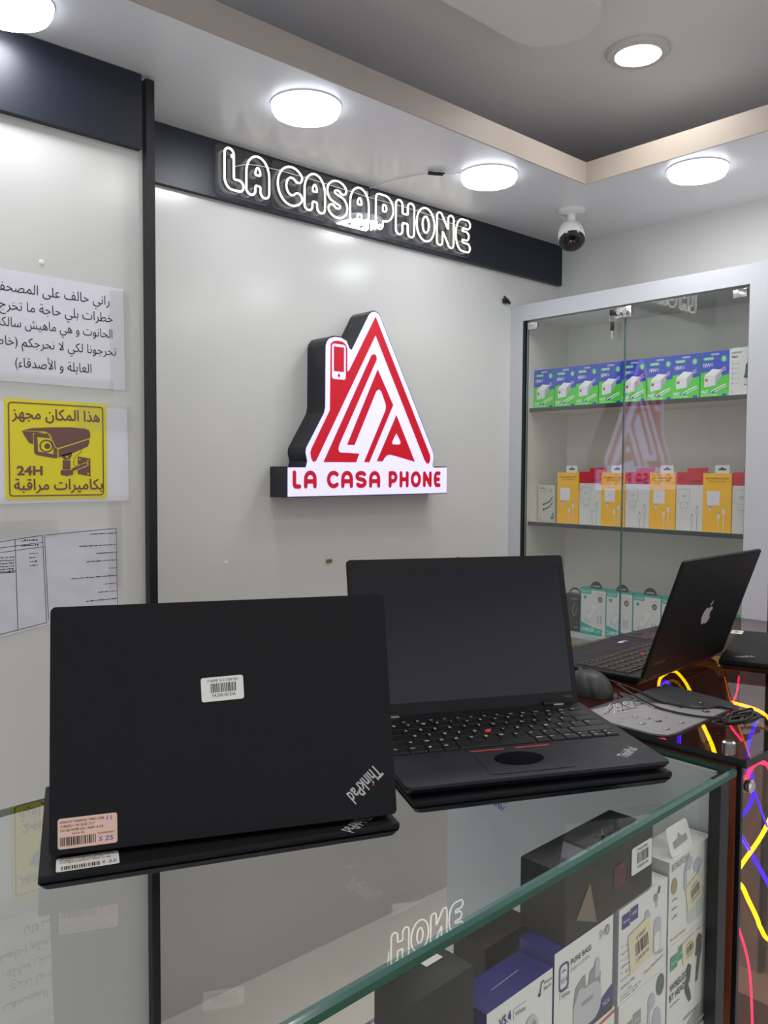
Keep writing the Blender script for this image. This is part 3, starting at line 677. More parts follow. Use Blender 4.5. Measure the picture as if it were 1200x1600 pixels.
g = carton('', .070, .125, .04, mat('black carton', (26, 24, 24), .35)); g.tube([(.045, .095, .001), (.038, .075, .002), (.042, .055, .001), (.050, .06, .002), (.055, .085, .001)], .0022, mat('grey print', (120, 120, 125), .5), sub=4, n=6); g.text('STEREO', .028, .108, .03, .006, CHS, z=.001).text('HiFi', .045, .012, .014, .006, CHS, z=.001)
g.build('carton', r)
t = G(); t.fill([arc(.045, .12, .026, .030, 0, 180, 18), arc(.045, .12, .021, .024, 0, 180, 18)], SHELFE, z=-.001); t.build('hang_tab', r)

# ---------------------------------------------------------------- glass counter
gc = thing('glass_counter', 'green-edged glass display counter carrying the laptops in the foreground', 'counter', T((.997, .456, 0)))
tp = [(-1.5, -.058), (0, 0), (0, .489), (-1.5, .434)]
g = G().prism(tp, 1.0305, 1.0370, GLASSB, side=GEDGE)
n_ = len(g.f); g.f.pop(1); g.m.pop(1); g.sm.pop(1)              # the rim is chamfered up to the upper face
ti = [(-1.5, -.055), (-.003, .0031), (-.003, .486), (-1.5, .431)]
V = [(a, b, 1.0370) for a, b in tp]+[(a, b, 1.04) for a, b in ti]
g.add(V, [(4, 5, 6, 7)], GLASST); g.add(V, [(i, (i+1) % 4, 4+(i+1) % 4, 4+i) for i in range(4)], GBEV)
g.build('glass_top', gc)
rv = lambda x0, x1, o0, o1: [(x0, x0*.0387+o0), (x1, x1*.0387+o0), (x1, x1*.0387+o1), (x0, x0*.0387+o1)]
G().prism(rv(-1.49, -.03, .012, .018), .09, 1.031, GEDGE2, side=glassmat('front glass', (.99, .995, .99, 1), 1.22)).build('front_glass', gc)
g = G(); g.box(-.034, -.013, .003, .0175, .0, 1.031, BLACKTRIM); g.prism(rv(-1.49, -.03, .004, .02), 0, .09, BLACKTRIM); g.box(-1.49, -1.475, -.05, -.034, 0, 1.031, BLACKTRIM)
g.build('frame', gc)
ep = G().box(-.009, -.003, .023, .476, 0, 1.031, mat('pale grey board', (190, 194, 196), .35, noise=.03, nscale=9)).build('end_panel', gc)
ME = T((-.0093, .476, 0)) @ Matrix(((0, 0, -1, 0), (-1, 0, 0, 0), (0, 1, 0, 0), (0, 0, 0, 1)))
for t_, x_, y_, w__, h__, m_, r_ in (('15.5.8 m', .05, .985, .045, .008, INK, -4), ('3.12.07/11', .075, .905, .05, .007, INK, -18), ('14250/', .075, .89, .045, .010, INKB, -18)): G().text(t_, x_, y_, w__, h__, m_, ME, rot=r_).build('pen_mark', ep)
G().poly([(.028, .965), (.062, .950), (.060, .930), (.027, .945)], mat('old yellow tape', (190, 188, 150), .5), ME).build('yellow_tape', ep)
sg = G().prism([(-.57, .0), (-.011, .021), (-.011, .30), (-.57, .279)], .724, .730, GLASS, side=GEDGE2).build('glass_shelf', gc)
g = G().prism([(-1.46, .0), (-.03, .045), (-.03, .44), (-1.46, .385)], .09, .11, SHELFW).build('floor_panel', gc)
# boxes in the counter (fronts face the customer side)
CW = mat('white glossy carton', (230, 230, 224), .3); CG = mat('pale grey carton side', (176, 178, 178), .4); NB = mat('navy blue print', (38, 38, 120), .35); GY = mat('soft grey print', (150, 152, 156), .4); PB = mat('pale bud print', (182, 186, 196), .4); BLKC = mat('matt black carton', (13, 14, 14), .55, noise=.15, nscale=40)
HG = mat('mint print', (30, 150, 110), .4); STC = mat('cream price label', (226, 216, 182), .5); ORG = mat('orange print', (205, 80, 40), .5)
def price(g, x, y, w_, h_, rot=0, price_='2,500.00 DA', z=.001, m=None):
    M = T((x, y, 0)) @ Matrix.Rotation(math.radians(rot), 4, 'Z')
    g.rrect(0, w_, 0, h_, .003, m or STC, M, z=z).barcode(w_*.28, w_*.86, h_*.34, h_*.66, BARC, M, z=z+.0003, n=16).text('BT HEADSET', w_*.34, h_*.72, w_*.42, h_*.09, BARC, M, z=z+.0003).text(price_, w_*.28, h_*.16, w_*.58, h_*.11, BARC, M, z=z+.0003)
SHZ = .7304
def FQ(x, z, wo, ho, wn, hn): return FA(x, .4795+(x-.985)*.0387, z) @ Matrix.Rotation(math.radians(2.2), 4, 'Y') @ Matrix.Diagonal((wn/wo, hn/ho, .9, 1))
# two tall stacks
g = carton('', .111, .108, .05, CW, CG, CW)
g.rect(.010, .030, .062, .079, GY, z=.0006).rect(.032, .050, .066, .083, GY, z=.0006).text('hoco', .013, .069, .014, .004, WPR, z=.0009).text('ANC', .035, .072, .012, .004, WPR, z=.0009)
g.line([(.068, .040), (.070, .078)], .006, PB, z=.0006).ell(.075, .080, .009, .010, PB, z=.0007).ell(.088, .045, .012, .022, PB, z=.0006).ell(.096, .092, .010, .013, mat('dark green badge', (70, 92, 80), .4), z=.0007)
price(g, .020, .005, .05, .048, 12)
tag(g.build('earbud_box', M=FQ(.767, SHZ, .111, .108, .105, .102)), 'white earbud box with grey squares, lowest in its stack', 'box')
g = carton('', .111, .116, .05, CW, CG, CW)
g.rect(.006, .023, .090, .107, NB, z=.0006).rect(.0245, .041, .092, .109, NB, z=.0006).text('hoco', .008, .097, .013, .004, WPR, z=.0009).text('ANC', .027, .100, .012, .004, WPR, z=.0009)
for i, s in enumerate(('V5.4', '2.5 hours', '42mAh', 'monster W6')):
    g.text('*' if i < 3 else '', .006, .068-.016*i, .003, .003, INK) if i < 3 else None
    g.text(s, .014 if i < 3 else .006, .066-.016*i, .018 if i < 3 else .03, .004, INK if i == 3 else GY, z=.0007); scrib(g, .006, .030, .060-.016*i, .0014, GY, .0007)
scrib(g, .006, .05, .008, .0014, GY, .0007); scrib(g, .006, .045, .004, .0014, GY, .0007)
g.text('Music Earphones', .058, .012, .045, .0045, INK, z=.0007, rot=6).text('EQ2', .092, .024, .010, .004, INK, z=.0007)
g.ell(.062, .083, .006, .010, PB, z=.0007).line([(.066, .078), (.068, .086)], .004, PB, z=.0008).rrect(.078, .096, .026, .074, .009, PB, z=.0006).rrect(.080, .094, .030, .056, .007, CW, z=.0008).line([(.084, .088), (.084, .100)], .004, PB, z=.0008).ell(.082, .101, .005, .005, GY, z=.0009).line([(.088, .104), (.091, .112)], .004, NB, z=.0008)
price(g, .026, .026, .050, .052, 8)
tag(g.build('earbud_box', M=FQ(.764, SHZ+.1025, .111, .116, .107, .105)), 'white earbud box with two navy squares, under the black box', 'box')
g = carton('', .120, .144, .05, CW, CG, CW)
g.rect(.006, .026, .108, .128, HG, z=.0006).rect(.028, .048, .114, .134, HG, z=.0006).text('hoco', .009, .116, .014, .004, WPR, z=.0009).text('DI21', .031, .122, .012, .004, WPR, z=.0009)
g.text('WIRELESS', .006, .078, .050, .010, INK, z=.0009, rot=4, bold=.02).text('BT HEADSET', .006, .064, .060, .010, INK, z=.0009, rot=4, bold=.02); scrib(g, .008, .034, .056, .003, GY, .0007)
HD = mat('dark headset print', (38, 36, 40), .35); HD2 = mat('taupe headset print', (92, 88, 88), .35)
g.poly([(.052, .092), (.058, .098), (.066, .092), (.064, .080), (.058, .068), (.066, .050), (.068, .042), (.061, .040), (.050, .058), (.048, .068), (.054, .082)], HD, z=.001)
g.poly([(.080, .124), (.088, .130), (.096, .124), (.097, .108), (.092, .090), (.086, .062), (.080, .060), (.082, .082), (.084, .098), (.076, .102), (.072, .110), (.080, .112)], HD2, z=.0009)
g.text('EQ3', .104, .130, .008, .003, INK, z=.0007); scrib(g, .08, .104, .137, .0015, GY, .0007); g.rect(.048, .095, .018, .022, GY, z=.0007).poly([(.052, 0), (.12, 0), (.12, .030), (.06, .010)], GY, z=.0006).ell(.012, .022, .006, .008, HD, z=.0008)
price(g, .042, .100, .036, .034, 8)
tag(g.build('headset_box', M=FQ(.876, SHZ, .120, .144, .107, .121)), 'white wireless BT headset box with mint green squares', 'box')
r = thing('earbud_box', 'tall white earbud box with upright hang tab beside the counter end', 'box', FQ(.875, SHZ+.1215, .118, .104, .108, .101))
g = carton('', .118, .104, .05, CW, CG, CW); GD = mat('gold badge', (168, 148, 100), .4)
g.text('BOROFONE', .006, .091, .048, .009, GY, z=.0007, rot=2, bold=.01).ell(.013, .072, .008, .010, GD, z=.0007)
for i in range(3): scrib(g, .008, .022, .054-.011*i, .003, GY, .0007)
g.line([(.044, .058), (.042, .082), (.050, .088)], .008, PB, z=.0007).ell(.053, .088, .009, .009, PB, z=.0008).line([(.078, .055), (.082, .072)], .006, PB, z=.0007).ell(.078, .078, .012, .009, PB, z=.0007).rrect(.050, .098, .010, .048, .010, mat('pale green print', (196, 206, 194), .4), z=.0006); scrib(g, .006, .046, .006, .002, GD, .0007)
price(g, .052, .026, .042, .034, 14)
g.build('carton', r)
t = G(); MT = T((.012, .104, -.004)) @ Matrix.Rotation(math.radians(-18), 4, 'X')
t.rrect(0, .058, 0, .034, .006, CW, MT, z=0, t=.0012).fill([[(.010, .008), (.048, .010), (.048, .018), (.034, .018), (.029, .024), (.024, .018), (.010, .016)]], GY, MT, z=.0016)
t.build('hang_tab', r)
# pure bass box on an orange striped box
g = carton('', .112, .114, .045, CW, CG, CW)
g.poly([(0, .100), (.112, .108), (.112, .111), (0, .103)], ORG, z=.0006).text('EQ12', .086, .088, .014, .005, INK, z=.0007, rot=4); scrib(g, .05, .10, .099, .0015, GY, .0007)
tag(g.build('earbud_box', M=FQ(.650, SHZ, .112, .114, .108, .1065)), 'white box with orange stripe under the navy topped earbud box', 'box')
g = carton('', .116, .112, .046, CW, NB, NB)
g.poly([(0, 0), (.116, 0), (.116, .030), (.07, .014), (0, .006)], NB, z=.0006).poly([(0, 0), (.116, 0), (.116, .012), (.06, .003), (0, .002)], SHELFE, z=.0007)
g.fill([rr(.008, .026, .066, .096, .005), rr(.010, .024, .068, .094, .004)], NB, z=.0008).text('V5.4', .011, .074, .012, .006, NB, z=.0009).line(arc(.017, .084, .004, .004, 30, 150, 6), .0012, NB, z=.0009)
g.text('PURE BASS', .030, .088, .040, .006, INK, z=.0008, rot=2, bold=.01).text('ENJOY LISTEN', .030, .079, .036, .005, GY, z=.0008, rot=2).text('5H', .086, .094, .010, .009, GY, z=.0008).ell(.103, .099, .005, .006, GY, z=.0008).text('X', .101, .096, .004, .006, CW, z=.001)
g.rect(.010, .030, .056, .065, STICK, z=.0008).text('White', .012, .058, .016, .005, INK, z=.001)
WC = mat('case print', (196, 198, 200), .35)
g.fill([rr(.036, .092, .006, .050, .018)], WC, z=.0009).poly([(.036, .036), (.040, .058), (.058, .066), (.062, .042), (.056, .038)], GY, z=.0008).ell(.050, .042, .009, .012, WC, z=.001).poly([(.064, .044), (.068, .064), (.080, .068), (.090, .056), (.090, .040)], GY, z=.0008).rrect(.078, .088, .052, .074, .004, WC, z=.001).rect(.052, .074, .032, .036, GY, z=.0012)
g.text('Master', .018, .004, .034, .008, STICK, z=.0012, bold=.02, shear=.2).text('YK24', .094, .012, .015, .005, STICK, z=.0012)
tag(g.build('earbud_box', M=FQ(.645, SHZ+.1068, .116, .112, .107, .102)), 'navy topped earbud box with large charging case picture', 'box')
g = carton('', .104, .108, .04, CW, CG, CW); scrib(g, .01, .08, .08, .004, GY, .0007)
tag(g.build('earbud_box', M=FQ(.542, SHZ, .104, .108, .099, .102)), 'plain white box at the bottom of the left stack, below the frame', 'box')
g = carton('', .104, .101, .045, CW, NB, NB)
g.text('V5.4', .018, .078, .018, .010, NB, z=.0009, rot=4, bold=.02).line(arc(.009, .078, .005, .006, 30, 150, 6), .0014, NB, z=.0009).line(arc(.009, .075, .003, .004, 30, 150, 6), .0012, NB, z=.0009)
g.rect(.040, .060, .076, .087, STICK, z=.0008).text('White', .042, .079, .016, .005, INK, z=.001).ell(.068, .052, .012, .016, WC, z=.0009).ell(.072, .054, .004, .008, GY, z=.001).line([(.082, .084), (.084, .094), (.088, .095)], .0015, INK, z=.0009).ell(.081, .083, .002, .002, INK, z=.0009); scrib(g, .089, .102, .090, .003, GY, .0007); scrib(g, .089, .102, .084, .003, GY, .0007)
mt = Matrix.Rotation(math.radians(-90), 4, 'X') @ Matrix.Identity(4)
g.line([(.03, .020), (.075, .022)], .0008, CHS, T((0, .1014, 0)) @ Matrix.Rotation(math.radians(-90), 4, 'X'), z=.0004)
tag(g.build('earbud_box', M=FQ(.542, SHZ+.1024, .104, .101, .100, .095)), 'navy topped V5.4 White earbud box, left of the charging case box', 'box')
# black cartons
r = thing('black_carton', 'large matt black carton lying on the earbud boxes with price label', 'box', FZ(.662, .4665, SHZ+.2094, 2.2))
G().box(0, .172, 0, .055, .0, .072, BLKC, .002).build('carton', r)
g = G(); MM = Matrix(((1, 0, 0, 0), (0, 0, -1, -.0003), (0, 1, 0, 0), (0, 0, 0, 1)))
g.rrect(.124, .168, .028, .058, .003, STICK, MM, z=.0004).barcode(.136, .160, .038, .050, BARC, MM, z=.0007, n=16).text('SWISS 800A', .136, .052, .022, .003, BARC, MM, z=.0007).text('9,500.00 DA', .136, .032, .024, .004, BARC, MM, z=.0007); g.build('price_label', r)['label'] = 'white price label'
G().poly([(.018, .020), (.042, .050), (.056, .004)], mat('taupe triangle print', (118, 108, 92), .6), MM, z=.0004).rrect(.088, .112, .024, .050, .003, mat('dark red print2', (70, 18, 22), .5), MM, z=.0004).build('printed_marks', r)
r = thing('black_carton', 'black carton standing leftmost in the counter, lower left of the glass edge', 'box', FZ(.447, .4585, SHZ, 2.2))
G().box(0, .078, 0, .044, 0, .2495, BLKC, .002).build('carton', r)
G().rect(.045, .066, .026, .036, STICK, z=.2499).build('paper_label', r)['label'] = 'small white paper label'
tag(G().box(0, .085, 0, .045, 0, .197, BLKC, .006).build('black_carton', M=FZ(.618, .530, SHZ, 2)), 'black carton standing behind the navy topped V5.4 White box', 'box')
tag(G().box(0, .10, 0, .14, 0, .003, PAPER).build('paper_sheet', M=FZ(.33, .47, SHZ, 12)), 'white paper sheet left of the black cartons on glass shelf', 'paper')

# ---------------------------------------------------------------- smoky counter with neon flex
tc = thing('smoky_counter', 'smoky brown glass counter with neon flex inside, at right', 'counter', T((1.003, .447, 0)))
X1, Y1 = 1.0, .545
G().box(0, X1, 0, Y1, 1.040, 1.050, TINT, side=BLACKTRIM).build('glass_top', tc)
G().box(.0112, X1, .010, .018, .10, 1.0395, glassmat('smoky front glass', (.66, .50, .42, 1), 1.25)).build('front_glass', tc)
g = G().box(.005, .011, .008, .0135, 0, 1.0395, BLACKTRIM).box(0.022, X1, .008, .024, 0, .10, BLACKTRIM); g.build('frame', tc)
g = G().box(.024, X1, .50, .512, .1, 1.0395, COPPER).box(.002, .0085, .0145, .499, .1, 1.0395, COPPER).box(.024, X1, .030, .499, .10, .12, COPPER).build('lining', tc)
for M_ in (T((.033, .038, 1.050)), T((.022, .0095, 1.012)) @ Matrix.Rotation(math.radians(90), 4, 'X')):
    G().lathe([(0, .009), (.006, .009), (.0085, .007), (.0085, .0), (.0095, 0), (.0095, -.0)], CHROME, M_, 20).build('glass_stud', tc)
NY = mat('lit yellow neon flex', (255, 225, 0), .4, emit=7); NP = mat('lit pink neon flex', (255, 40, 120), .4, emit=5); NBL = mat('lit blue neon flex', (40, 15, 255), .4, emit=6)
def flex(pts, m, lb, r=.0030):
    P = [(a-1.003, b-.447, c) for a, b, c in pts]
    G().tube(P, r, m, sub=8, n=8).build('neon_flex', tc)['label'] = lb
flex([(1.30, .74, .93), (1.439, .811, .975), (1.52, .855, .99), (1.592, .866, .992), (1.548, .82, .99), (1.468, .762, .988), (1.326, .669, .985), (1.168, .566, .985), (1.10, .53, .93)], NY, 'lit yellow tube looping under the glass')
flex([(1.40, .80, .95), (1.486, .834, .985), (1.507, .835, .99), (1.473, .806, .985), (1.35, .74, .96), (1.237, .662, .985), (1.157, .613, .985), (1.09, .53, .95), (1.070, .500, .944), (1.105, .500, .913), (1.202, .500, .811), (1.28, .50, .72)], NBL, 'lit blue tube')
flex([(1.26, .71, .97), (1.193, .671, .985), (1.156, .633, .985), (1.09, .56, .92), (1.060, .50, .93), (1.069, .50, .958), (1.116, .50, .988)], NP, 'lit pink tube')
flex([(1.125, .505, .965), (1.139, .502, .992), (1.165, .500, .997), (1.202, .50, .975), (1.25, .50, .90), (1.30, .50, .75)], NP, 'lit pink tube arching at the front')
flex([(1.06, .52, .80), (1.108, .50, .863), (1.196, .50, .901), (1.30, .52, .96), (1.42, .6, .99), (1.46, .68, .99)], NY, 'lit yellow tube rising to the right')
flex([(1.06, .505, .86), (1.109, .50, .842), (1.14, .50, .807), (1.169, .50, .771), (1.181, .50, .753), (1.215, .50, .722), (1.30, .5, .70)], NY, 'lit yellow tube running low at the front')
flex([(1.056, .50, .74), (1.067, .50, .693), (1.080, .50, .657), (1.10, .50, .55)], NY, 'lit yellow tube near the corner post', .003)
flex([(1.149, .53, .90), (1.190, .52, .935), (1.26, .56, .98), (1.38, .60, .99)], NBL, 'lit thin blue tube', .0028)
flex([(1.10, .52, .99), (1.12, .505, .94), (1.07, .50, .88), (1.10, .50, .80), (1.15, .50, .70), (1.17, .50, .55)], NP, 'lit thin pink tube falling behind the front glass', .0016)
flex([(1.631, .776, .99), (1.42, .66, .992), (1.19, .525, .99)], mat('dim orange reflection streak', (230, 120, 20), .4, emit=2), 'thin orange streak imitating a tube reflection', .0013)  # glowing strand drawn in place of a neon reflection in the smoky glass
flex([(1.30, .515, .80), (1.22, .50, .86), (1.17, .50, .93), (1.16, .52, .99)], NBL, 'lit thin violet tube', .0016)
flex([(1.26, .57, .99), (1.36, .64, .99), (1.52, .70, .99), (1.66, .76, .99)], NP, 'thin pink streak imitating a tube reflection', .0018)  # another reflection line of the neon, modelled as a glowing strand

# ---------------------------------------------------------------- laptops
def lid_frame(t): # lid local: x right, y up the lid, z out of the screen side
    a = math.radians(t); return Matrix(((1, 0, 0, 0), (0, math.cos(a), -math.sin(a), 0), (0, math.sin(a), math.cos(a), 0), (0, 0, 0, 1)))
ROWS = [(['esc']+['F%d' % i for i in range(1, 13)]+['ins', 'end', 'del'], None), ('²&é"\'(-è_çà)=', 'bs'), ('AZERTYUIOP^$', 'tab'), ('QSDFGHJKLMù*', 'caps'), ('<WXCVBN,;:!', 'shift'), (None, None)]
def keyboard(parent, B, W, D, kb_y=-.024, legend=True):
    k = G().rrect(.012, W-.012, -.118+kb_y+.024, kb_y, .003, BPLAST, B, z=.0003, t=.0002).build('keyboard', parent)
    x0, x1 = .0135, W-.0135; cache = {}; U = (x1-x0)
    def key(cx0, cx1, y0, y1, s=''):
        g = G(); hh = .0016; b = .0006; w_, h_ = (cx1-cx0-.0014), (y1-y0-.0014)
        g.add([(0, 0, 0), (w_, 0, 0), (w_, h_, 0), (0, h_, 0), (b, b, hh), (w_-b, b, hh), (w_-b, h_-b, hh), (b, h_-b, hh)], [(0, 1, 5, 4), (1, 2, 6, 5), (2, 3, 7, 6), (3, 0, 4, 7), (4, 5, 6, 7)], KEYM)
        if s and legend:
            hL = .0042 if len(s) == 1 else .0028
            if s in '-_=^,;:.': g.text(s, .003, h_*.6, None, None, LEGEND, z=.0018) if False else g.rect(.003, .0065, h_*.62, h_*.62+.0012, LEGEND, z=hh+.0001)
            else: g.text(s, .0028, h_-.0024-hL, None, hL, LEGEND, z=hh+.0001, bold=.02)
        o = g.build('key', k); o.matrix_world = k.matrix_world.inverted() @ k.matrix_world @ Matrix.Identity(4)
        o.matrix_local = B @ T((cx0+.0007, y0+.0007, .0005)); return o
    top = kb_y-.002
    n = 16
    for i, s in enumerate(ROWS[0][0]): key(x0+U*i/n, x0+U*(i+1)/n, top-.0105, top, s)
    yb = top-.0105; p = .0187
    u = U/15.0
    for r_i, (lead, row, tail) in enumerate([(0, '²&é"\'(-è_çà)=', 2), (1.5, 'AZERTYUIOP^$', 1.5), (1.8, 'QSDFGHJKLMù*', 1.2), (1.2, '<WXCVBN,;:!', 2.8)]):
        y1 = yb-p*r_i; y0 = y1-p; x_ = x0
        if lead: key(x_, x_+lead*u, y0, y1, ['', 'Tab', 'Caps', 'Maj'][r_i]); x_ += lead*u
        for c in row: key(x_, x_+u, y0, y1, c); x_ += u
        if x1-x_ > .2*u: key(x_, x1, y0, y1, ['<-', '', 'Ent', 'Maj'][r_i])
    y1 = yb-4*p; y0 = y1-.0165; x_ = x0
    for s, wd in (('Fn', 1), ('Ctrl', 1.15), ('#', 1), ('Alt', 1), ('', 5.1), ('AltGr', 1), ('Prt', 1), ('Ctrl', 1)): key(x_, x_+wd*u, y0, y1, s); x_ += wd*u
    au = (x1-x_)/3
    for i in range(3):
        if i == 1: key(x_+au, x_+2*au, (y0+y1)/2, y1, '.'); key(x_+au, x_+2*au, y0, (y0+y1)/2, '.')
        else: key(x_+au*i, x_+au*(i+1), y0, (y0+y1)/2, '.'); key(x_+au*i, x_+au*(i+1), (y0+y1)/2, y1, '.')
    G().lathe([(0, .0042), (.0025, .0040), (.0038, .003), (.0036, .0008)], REDP, B @ T((x0+u*6.85, yb-2.55*p, 0)), 16).build('pointing_stick', k)['label'] = 'red pointing stick'
    return k
def laptop(name, label, M, W, D, H, tilt, tr, tf, z_lid=.0, lid_t=.006, slant=.006):
    r = thing(name, label, 'laptop', M)
    a = math.asin((tr-tf)/D); B = T((0, 0, tr)) @ Matrix.Rotation(a, 4, 'X')
    # base: rounded plan, underside tapering inwards
    def ring(ins, z, zf=None): return [(x, y, z if zf is None else z+(zf-z)*(-y/D)) for x, y in rr(ins, W-ins, -D+ins, -ins if ins > .001 else 0, .006 if ins < .006 else .003)]
    L = [ring(.010, 0), ring(.003, tr*.35, tf*.35), ring(0, tr-.003, tf-.003), ring(.0006, tr, tf)]
    n = len(L[0]); V = [p for q in L for p in q]; F = [tuple(range(n-1, -1, -1)), tuple(range(3*n, 4*n))]
    for q in range(3):
        for i in range(n): j = (i+1) % n; F.append((q*n+i, q*n+j, (q+1)*n+j, (q+1)*n+i))
    base = G().add(V, F, LAPDECK).build('base', r)
    Lf = T((0, 0, z_lid)) @ lid_frame(tilt)
    lid = G().rrect(0, W, 0, H, .005, LAPBLK, z=-lid_t, t=lid_t-.0008, M=Lf).build('lid', r)
    return r, base, B, lid, Lf
def bezel(lid, Lf, W, H, mx=.008, top=.0165, bot=.017):
    G().fill([rr(.001, W-.001, .001, H-.001, .006), rr(mx, W-mx, bot, H-top, .001)], BEZEL, Lf, z=.0002).rrect(.001, W-.001, .001, H-.001, .006, BEZEL, Lf, z=-.0008, t=.0003).build('bezel', lid)
    G().rect(mx, W-mx, bot, H-top, SCREEN, Lf, z=-.0001).build('screen', lid)
def sticker(parent, name, Mx, w_, h_, m, lb, lines, bar, extra=()):
    g = G(); g.rrect(0, w_, 0, h_, .0022, m, Mx, z=.0002, t=.0002)
    for s, x, y, ww_, hh_ in lines: g.text(s, x, y, ww_, hh_, BARC, Mx, z=.0006)
    g.barcode(bar[0], bar[1], bar[2], bar[3], BARC, Mx, z=.0006)
    for s, x, y, ww_, hh_ in extra: g.text(s, x, y, ww_, hh_, INKB, Mx, z=.0006, shear=.2)
    g.build(name, parent)['label'] = lb
def brand(parent, Mx, L_=.040):
    g = G().text('ThinkPad', 0, 0, L_, L_*.36, SILV, Mx, z=.0003, bold=.02)
    o = g.build('logo', parent); o['label'] = 'small silver lettering'
    G().ell(L_*.372, L_*.345, L_*.022, L_*.022, REDP, Mx, z=.0006).build('logo_dot', o)['label'] = 'red dot'
def closed(label, M, W, D, H):
    r = thing('closed_laptop', label, 'laptop', M); t1 = H*.55
    def ring(ins, z): return [(x, y, z) for x, y in rr(ins, W-ins, ins, D-ins, .006)]
    L = [ring(.010, .0008), ring(.004, t1*.4), ring(0, t1)]; n = len(L[0]); V = [p for q in L for p in q]; F = [tuple(range(n-1, -1, -1)), tuple(range(2*n, 3*n))]
    for q in range(2):
        for i in range(n): j = (i+1) % n; F.append((q*n+i, q*n+j, (q+1)*n+j, (q+1)*n+i))
    G().add(V, F, LAPDECK).build('base', r)
    lid = G().box(.0005, W-.0005, .0005, D-.0005, t1+.0008, H, LAPBLK, .002).build('lid', r)
    return r, lid
ZT = 1.0402
HA = .0172
# closed laptop under the left laptop
rA, lA = closed('closed black laptop under the left standing laptop, labels on its lid', FZ(.2450, .7035, ZT, -21.6), .329, .218, HA)
def flat(x, y, rot): return T((x, y, HA)) @ Matrix.Rotation(math.radians(rot), 4, 'Z')
sticker(lA, 'spec_label', flat(.0145, -.0005+.0045, 0), .052, .026, STICK, 'white specification label with barcode', [('LENOVO THINKPAD T490S CORE', .003, .0215, .043, .0025), ('i7-8665U 1.90 GHZ 14"', .003, .018, .036, .0025), ('512 GB NVME SSD / RAM 16 GB', .003, .0145, .042, .0025)], (.004, .036, .002, .009), [('11', .043, .021, .005, .003), ('S 25', .037, .004, .012, .005)])
brand(lA, flat(.298, .030, 222), .040)
# left laptop: seen from behind
BLx, BLy, yw = .2653, .7305, -24.73; u_ = Vector((math.cos(math.radians(yw)), math.sin(math.radians(yw)), 0)); W1, H1 = .3203, .2205
org = Vector((BLx, BLy, ZT+HA+.0004))+u_*W1
r1, b1, B1, lid1, Lf1 = laptop('open_laptop', 'black laptop seen from behind, price label on lid, left foreground', FZ(org.x, org.y, org.z, yw+180), W1, .215, H1-.0035, 180-76.93, .013, .009, .0035)
# lid hugs the viewer side; its back face frame (u right, v up, n to the customer)
Bk = Lf1 @ T((W1, 0, -.006)) @ Matrix.Rotation(math.pi, 4, 'Y')
bezel(lid1, Lf1, W1, H1-.0035); keyboard(b1, B1, W1, .215, legend=False)
sticker(lid1, 'price_label', Bk @ T((.1340, .1215, 0)) @ Matrix.Rotation(math.radians(1.5), 4, 'Z'), .040, .0225, STICK, 'white price label with barcode', [('i7 6EME 16 512GB SSD', .006, .0180, .029, .0024), ('54,500.00 DA', .010, .0035, .022, .0034)], (.009, .033, .008, .0165))
sticker(lid1, 'spec_label', Bk @ T((.0072, .0045, 0)) @ Matrix.Rotation(math.radians(.5), 4, 'Z'), .050, .0258, STICKP, 'pinkish specification label with barcode', [('LENOVO THINKPAD T490S CORE', .002, .0215, .037, .0022), ('i7-8665U 1.90 GHZ 13.3"', .002, .0180, .029, .0022), ('512 GB NVME SSD / RAM 16 GB', .002, .0145, .036, .0022), ('Azerty FR', .012, .0112, .010, .0020), ('Touchscreen', .033, .0092, .014, .0018)], (.002, .032, .0025, .0098), [('11', .041, .0205, .004, .0035), ('S 25', .034, .003, .012, .004)])
brand(lid1, Bk @ T((.3000, .0500, 0)) @ Matrix.Rotation(math.radians(220), 4, 'Z'), .040)
for x in (.03, W1-.06): G().box(x, x+.03, -.012, -.003, .008, .0145, BPLAST, .002).build('hinge', r1)
# closed laptop under the middle laptop
rB, lB = closed('closed black laptop directly under the middle open laptop', FZ(.595, .6095, ZT, -24.8), .316, .213, .0175)
# middle laptop, open towards the viewer
W2, D2, H2 = .3202, .2144, .2095
z2 = ZT+.0175+.0004; tr2 = 1.0814-z2; tf2 = 1.0700-z2
r2_, b2, B2, lid2, Lf2 = laptop('open_laptop', 'open black laptop facing the viewer with red pointing stick', FZ(.687, .8121, z2, -26.12), W2, D2, H2, 74.7, tr2, tf2, tr2-.002)
bezel(lid2, Lf2, W2, H2)
G().ell(.1596, H2-.0075, .0016, .0016, mat('camera glass', (50, 50, 58), .15), Lf2, z=.0006).rect(.157, .1625, H2-.0012, H2+.0004, BPLAST, Lf2, z=.0008).build('webcam', lid2)
G().text('T490s', W2-.022, .009, .013, .0028, mat('dim grey print', (110, 110, 112), .5), Lf2, z=.0006).build('model_print', lid2)
for x in (.028, W2-.056): G().box(x, x+.028, -.006, .004, .0, .006, BPLAST, .0018, T((0, 0, tr2-.002))).box(x+.014, x+.028, -.0085, -.0063, .002, .0035, SILV, 0, T((0, 0, tr2-.002))).build('hinge', r2_)
keyboard(b2, B2, W2, D2)
tpx0, tpx1 = .102, .204
tpo = G().rrect(tpx0, tpx1, -.2045, -.1365, .002, BPLAST, B2, z=.0001).rrect(tpx0+.0004, tpx1-.0004, -.2041, -.1369, .002, LAPDECK, B2, z=.0003, t=.0002).build('touchpad', b2)
G().ell(.151, -.168, .030, .019, mat('worn shiny touchpad', (6, 8, 15), .12, spec=.6, rvar=.04, nscale=60), B2, z=.0007, n=40).build('worn_patch', tpo)['label'] = 'shiny worn patch'
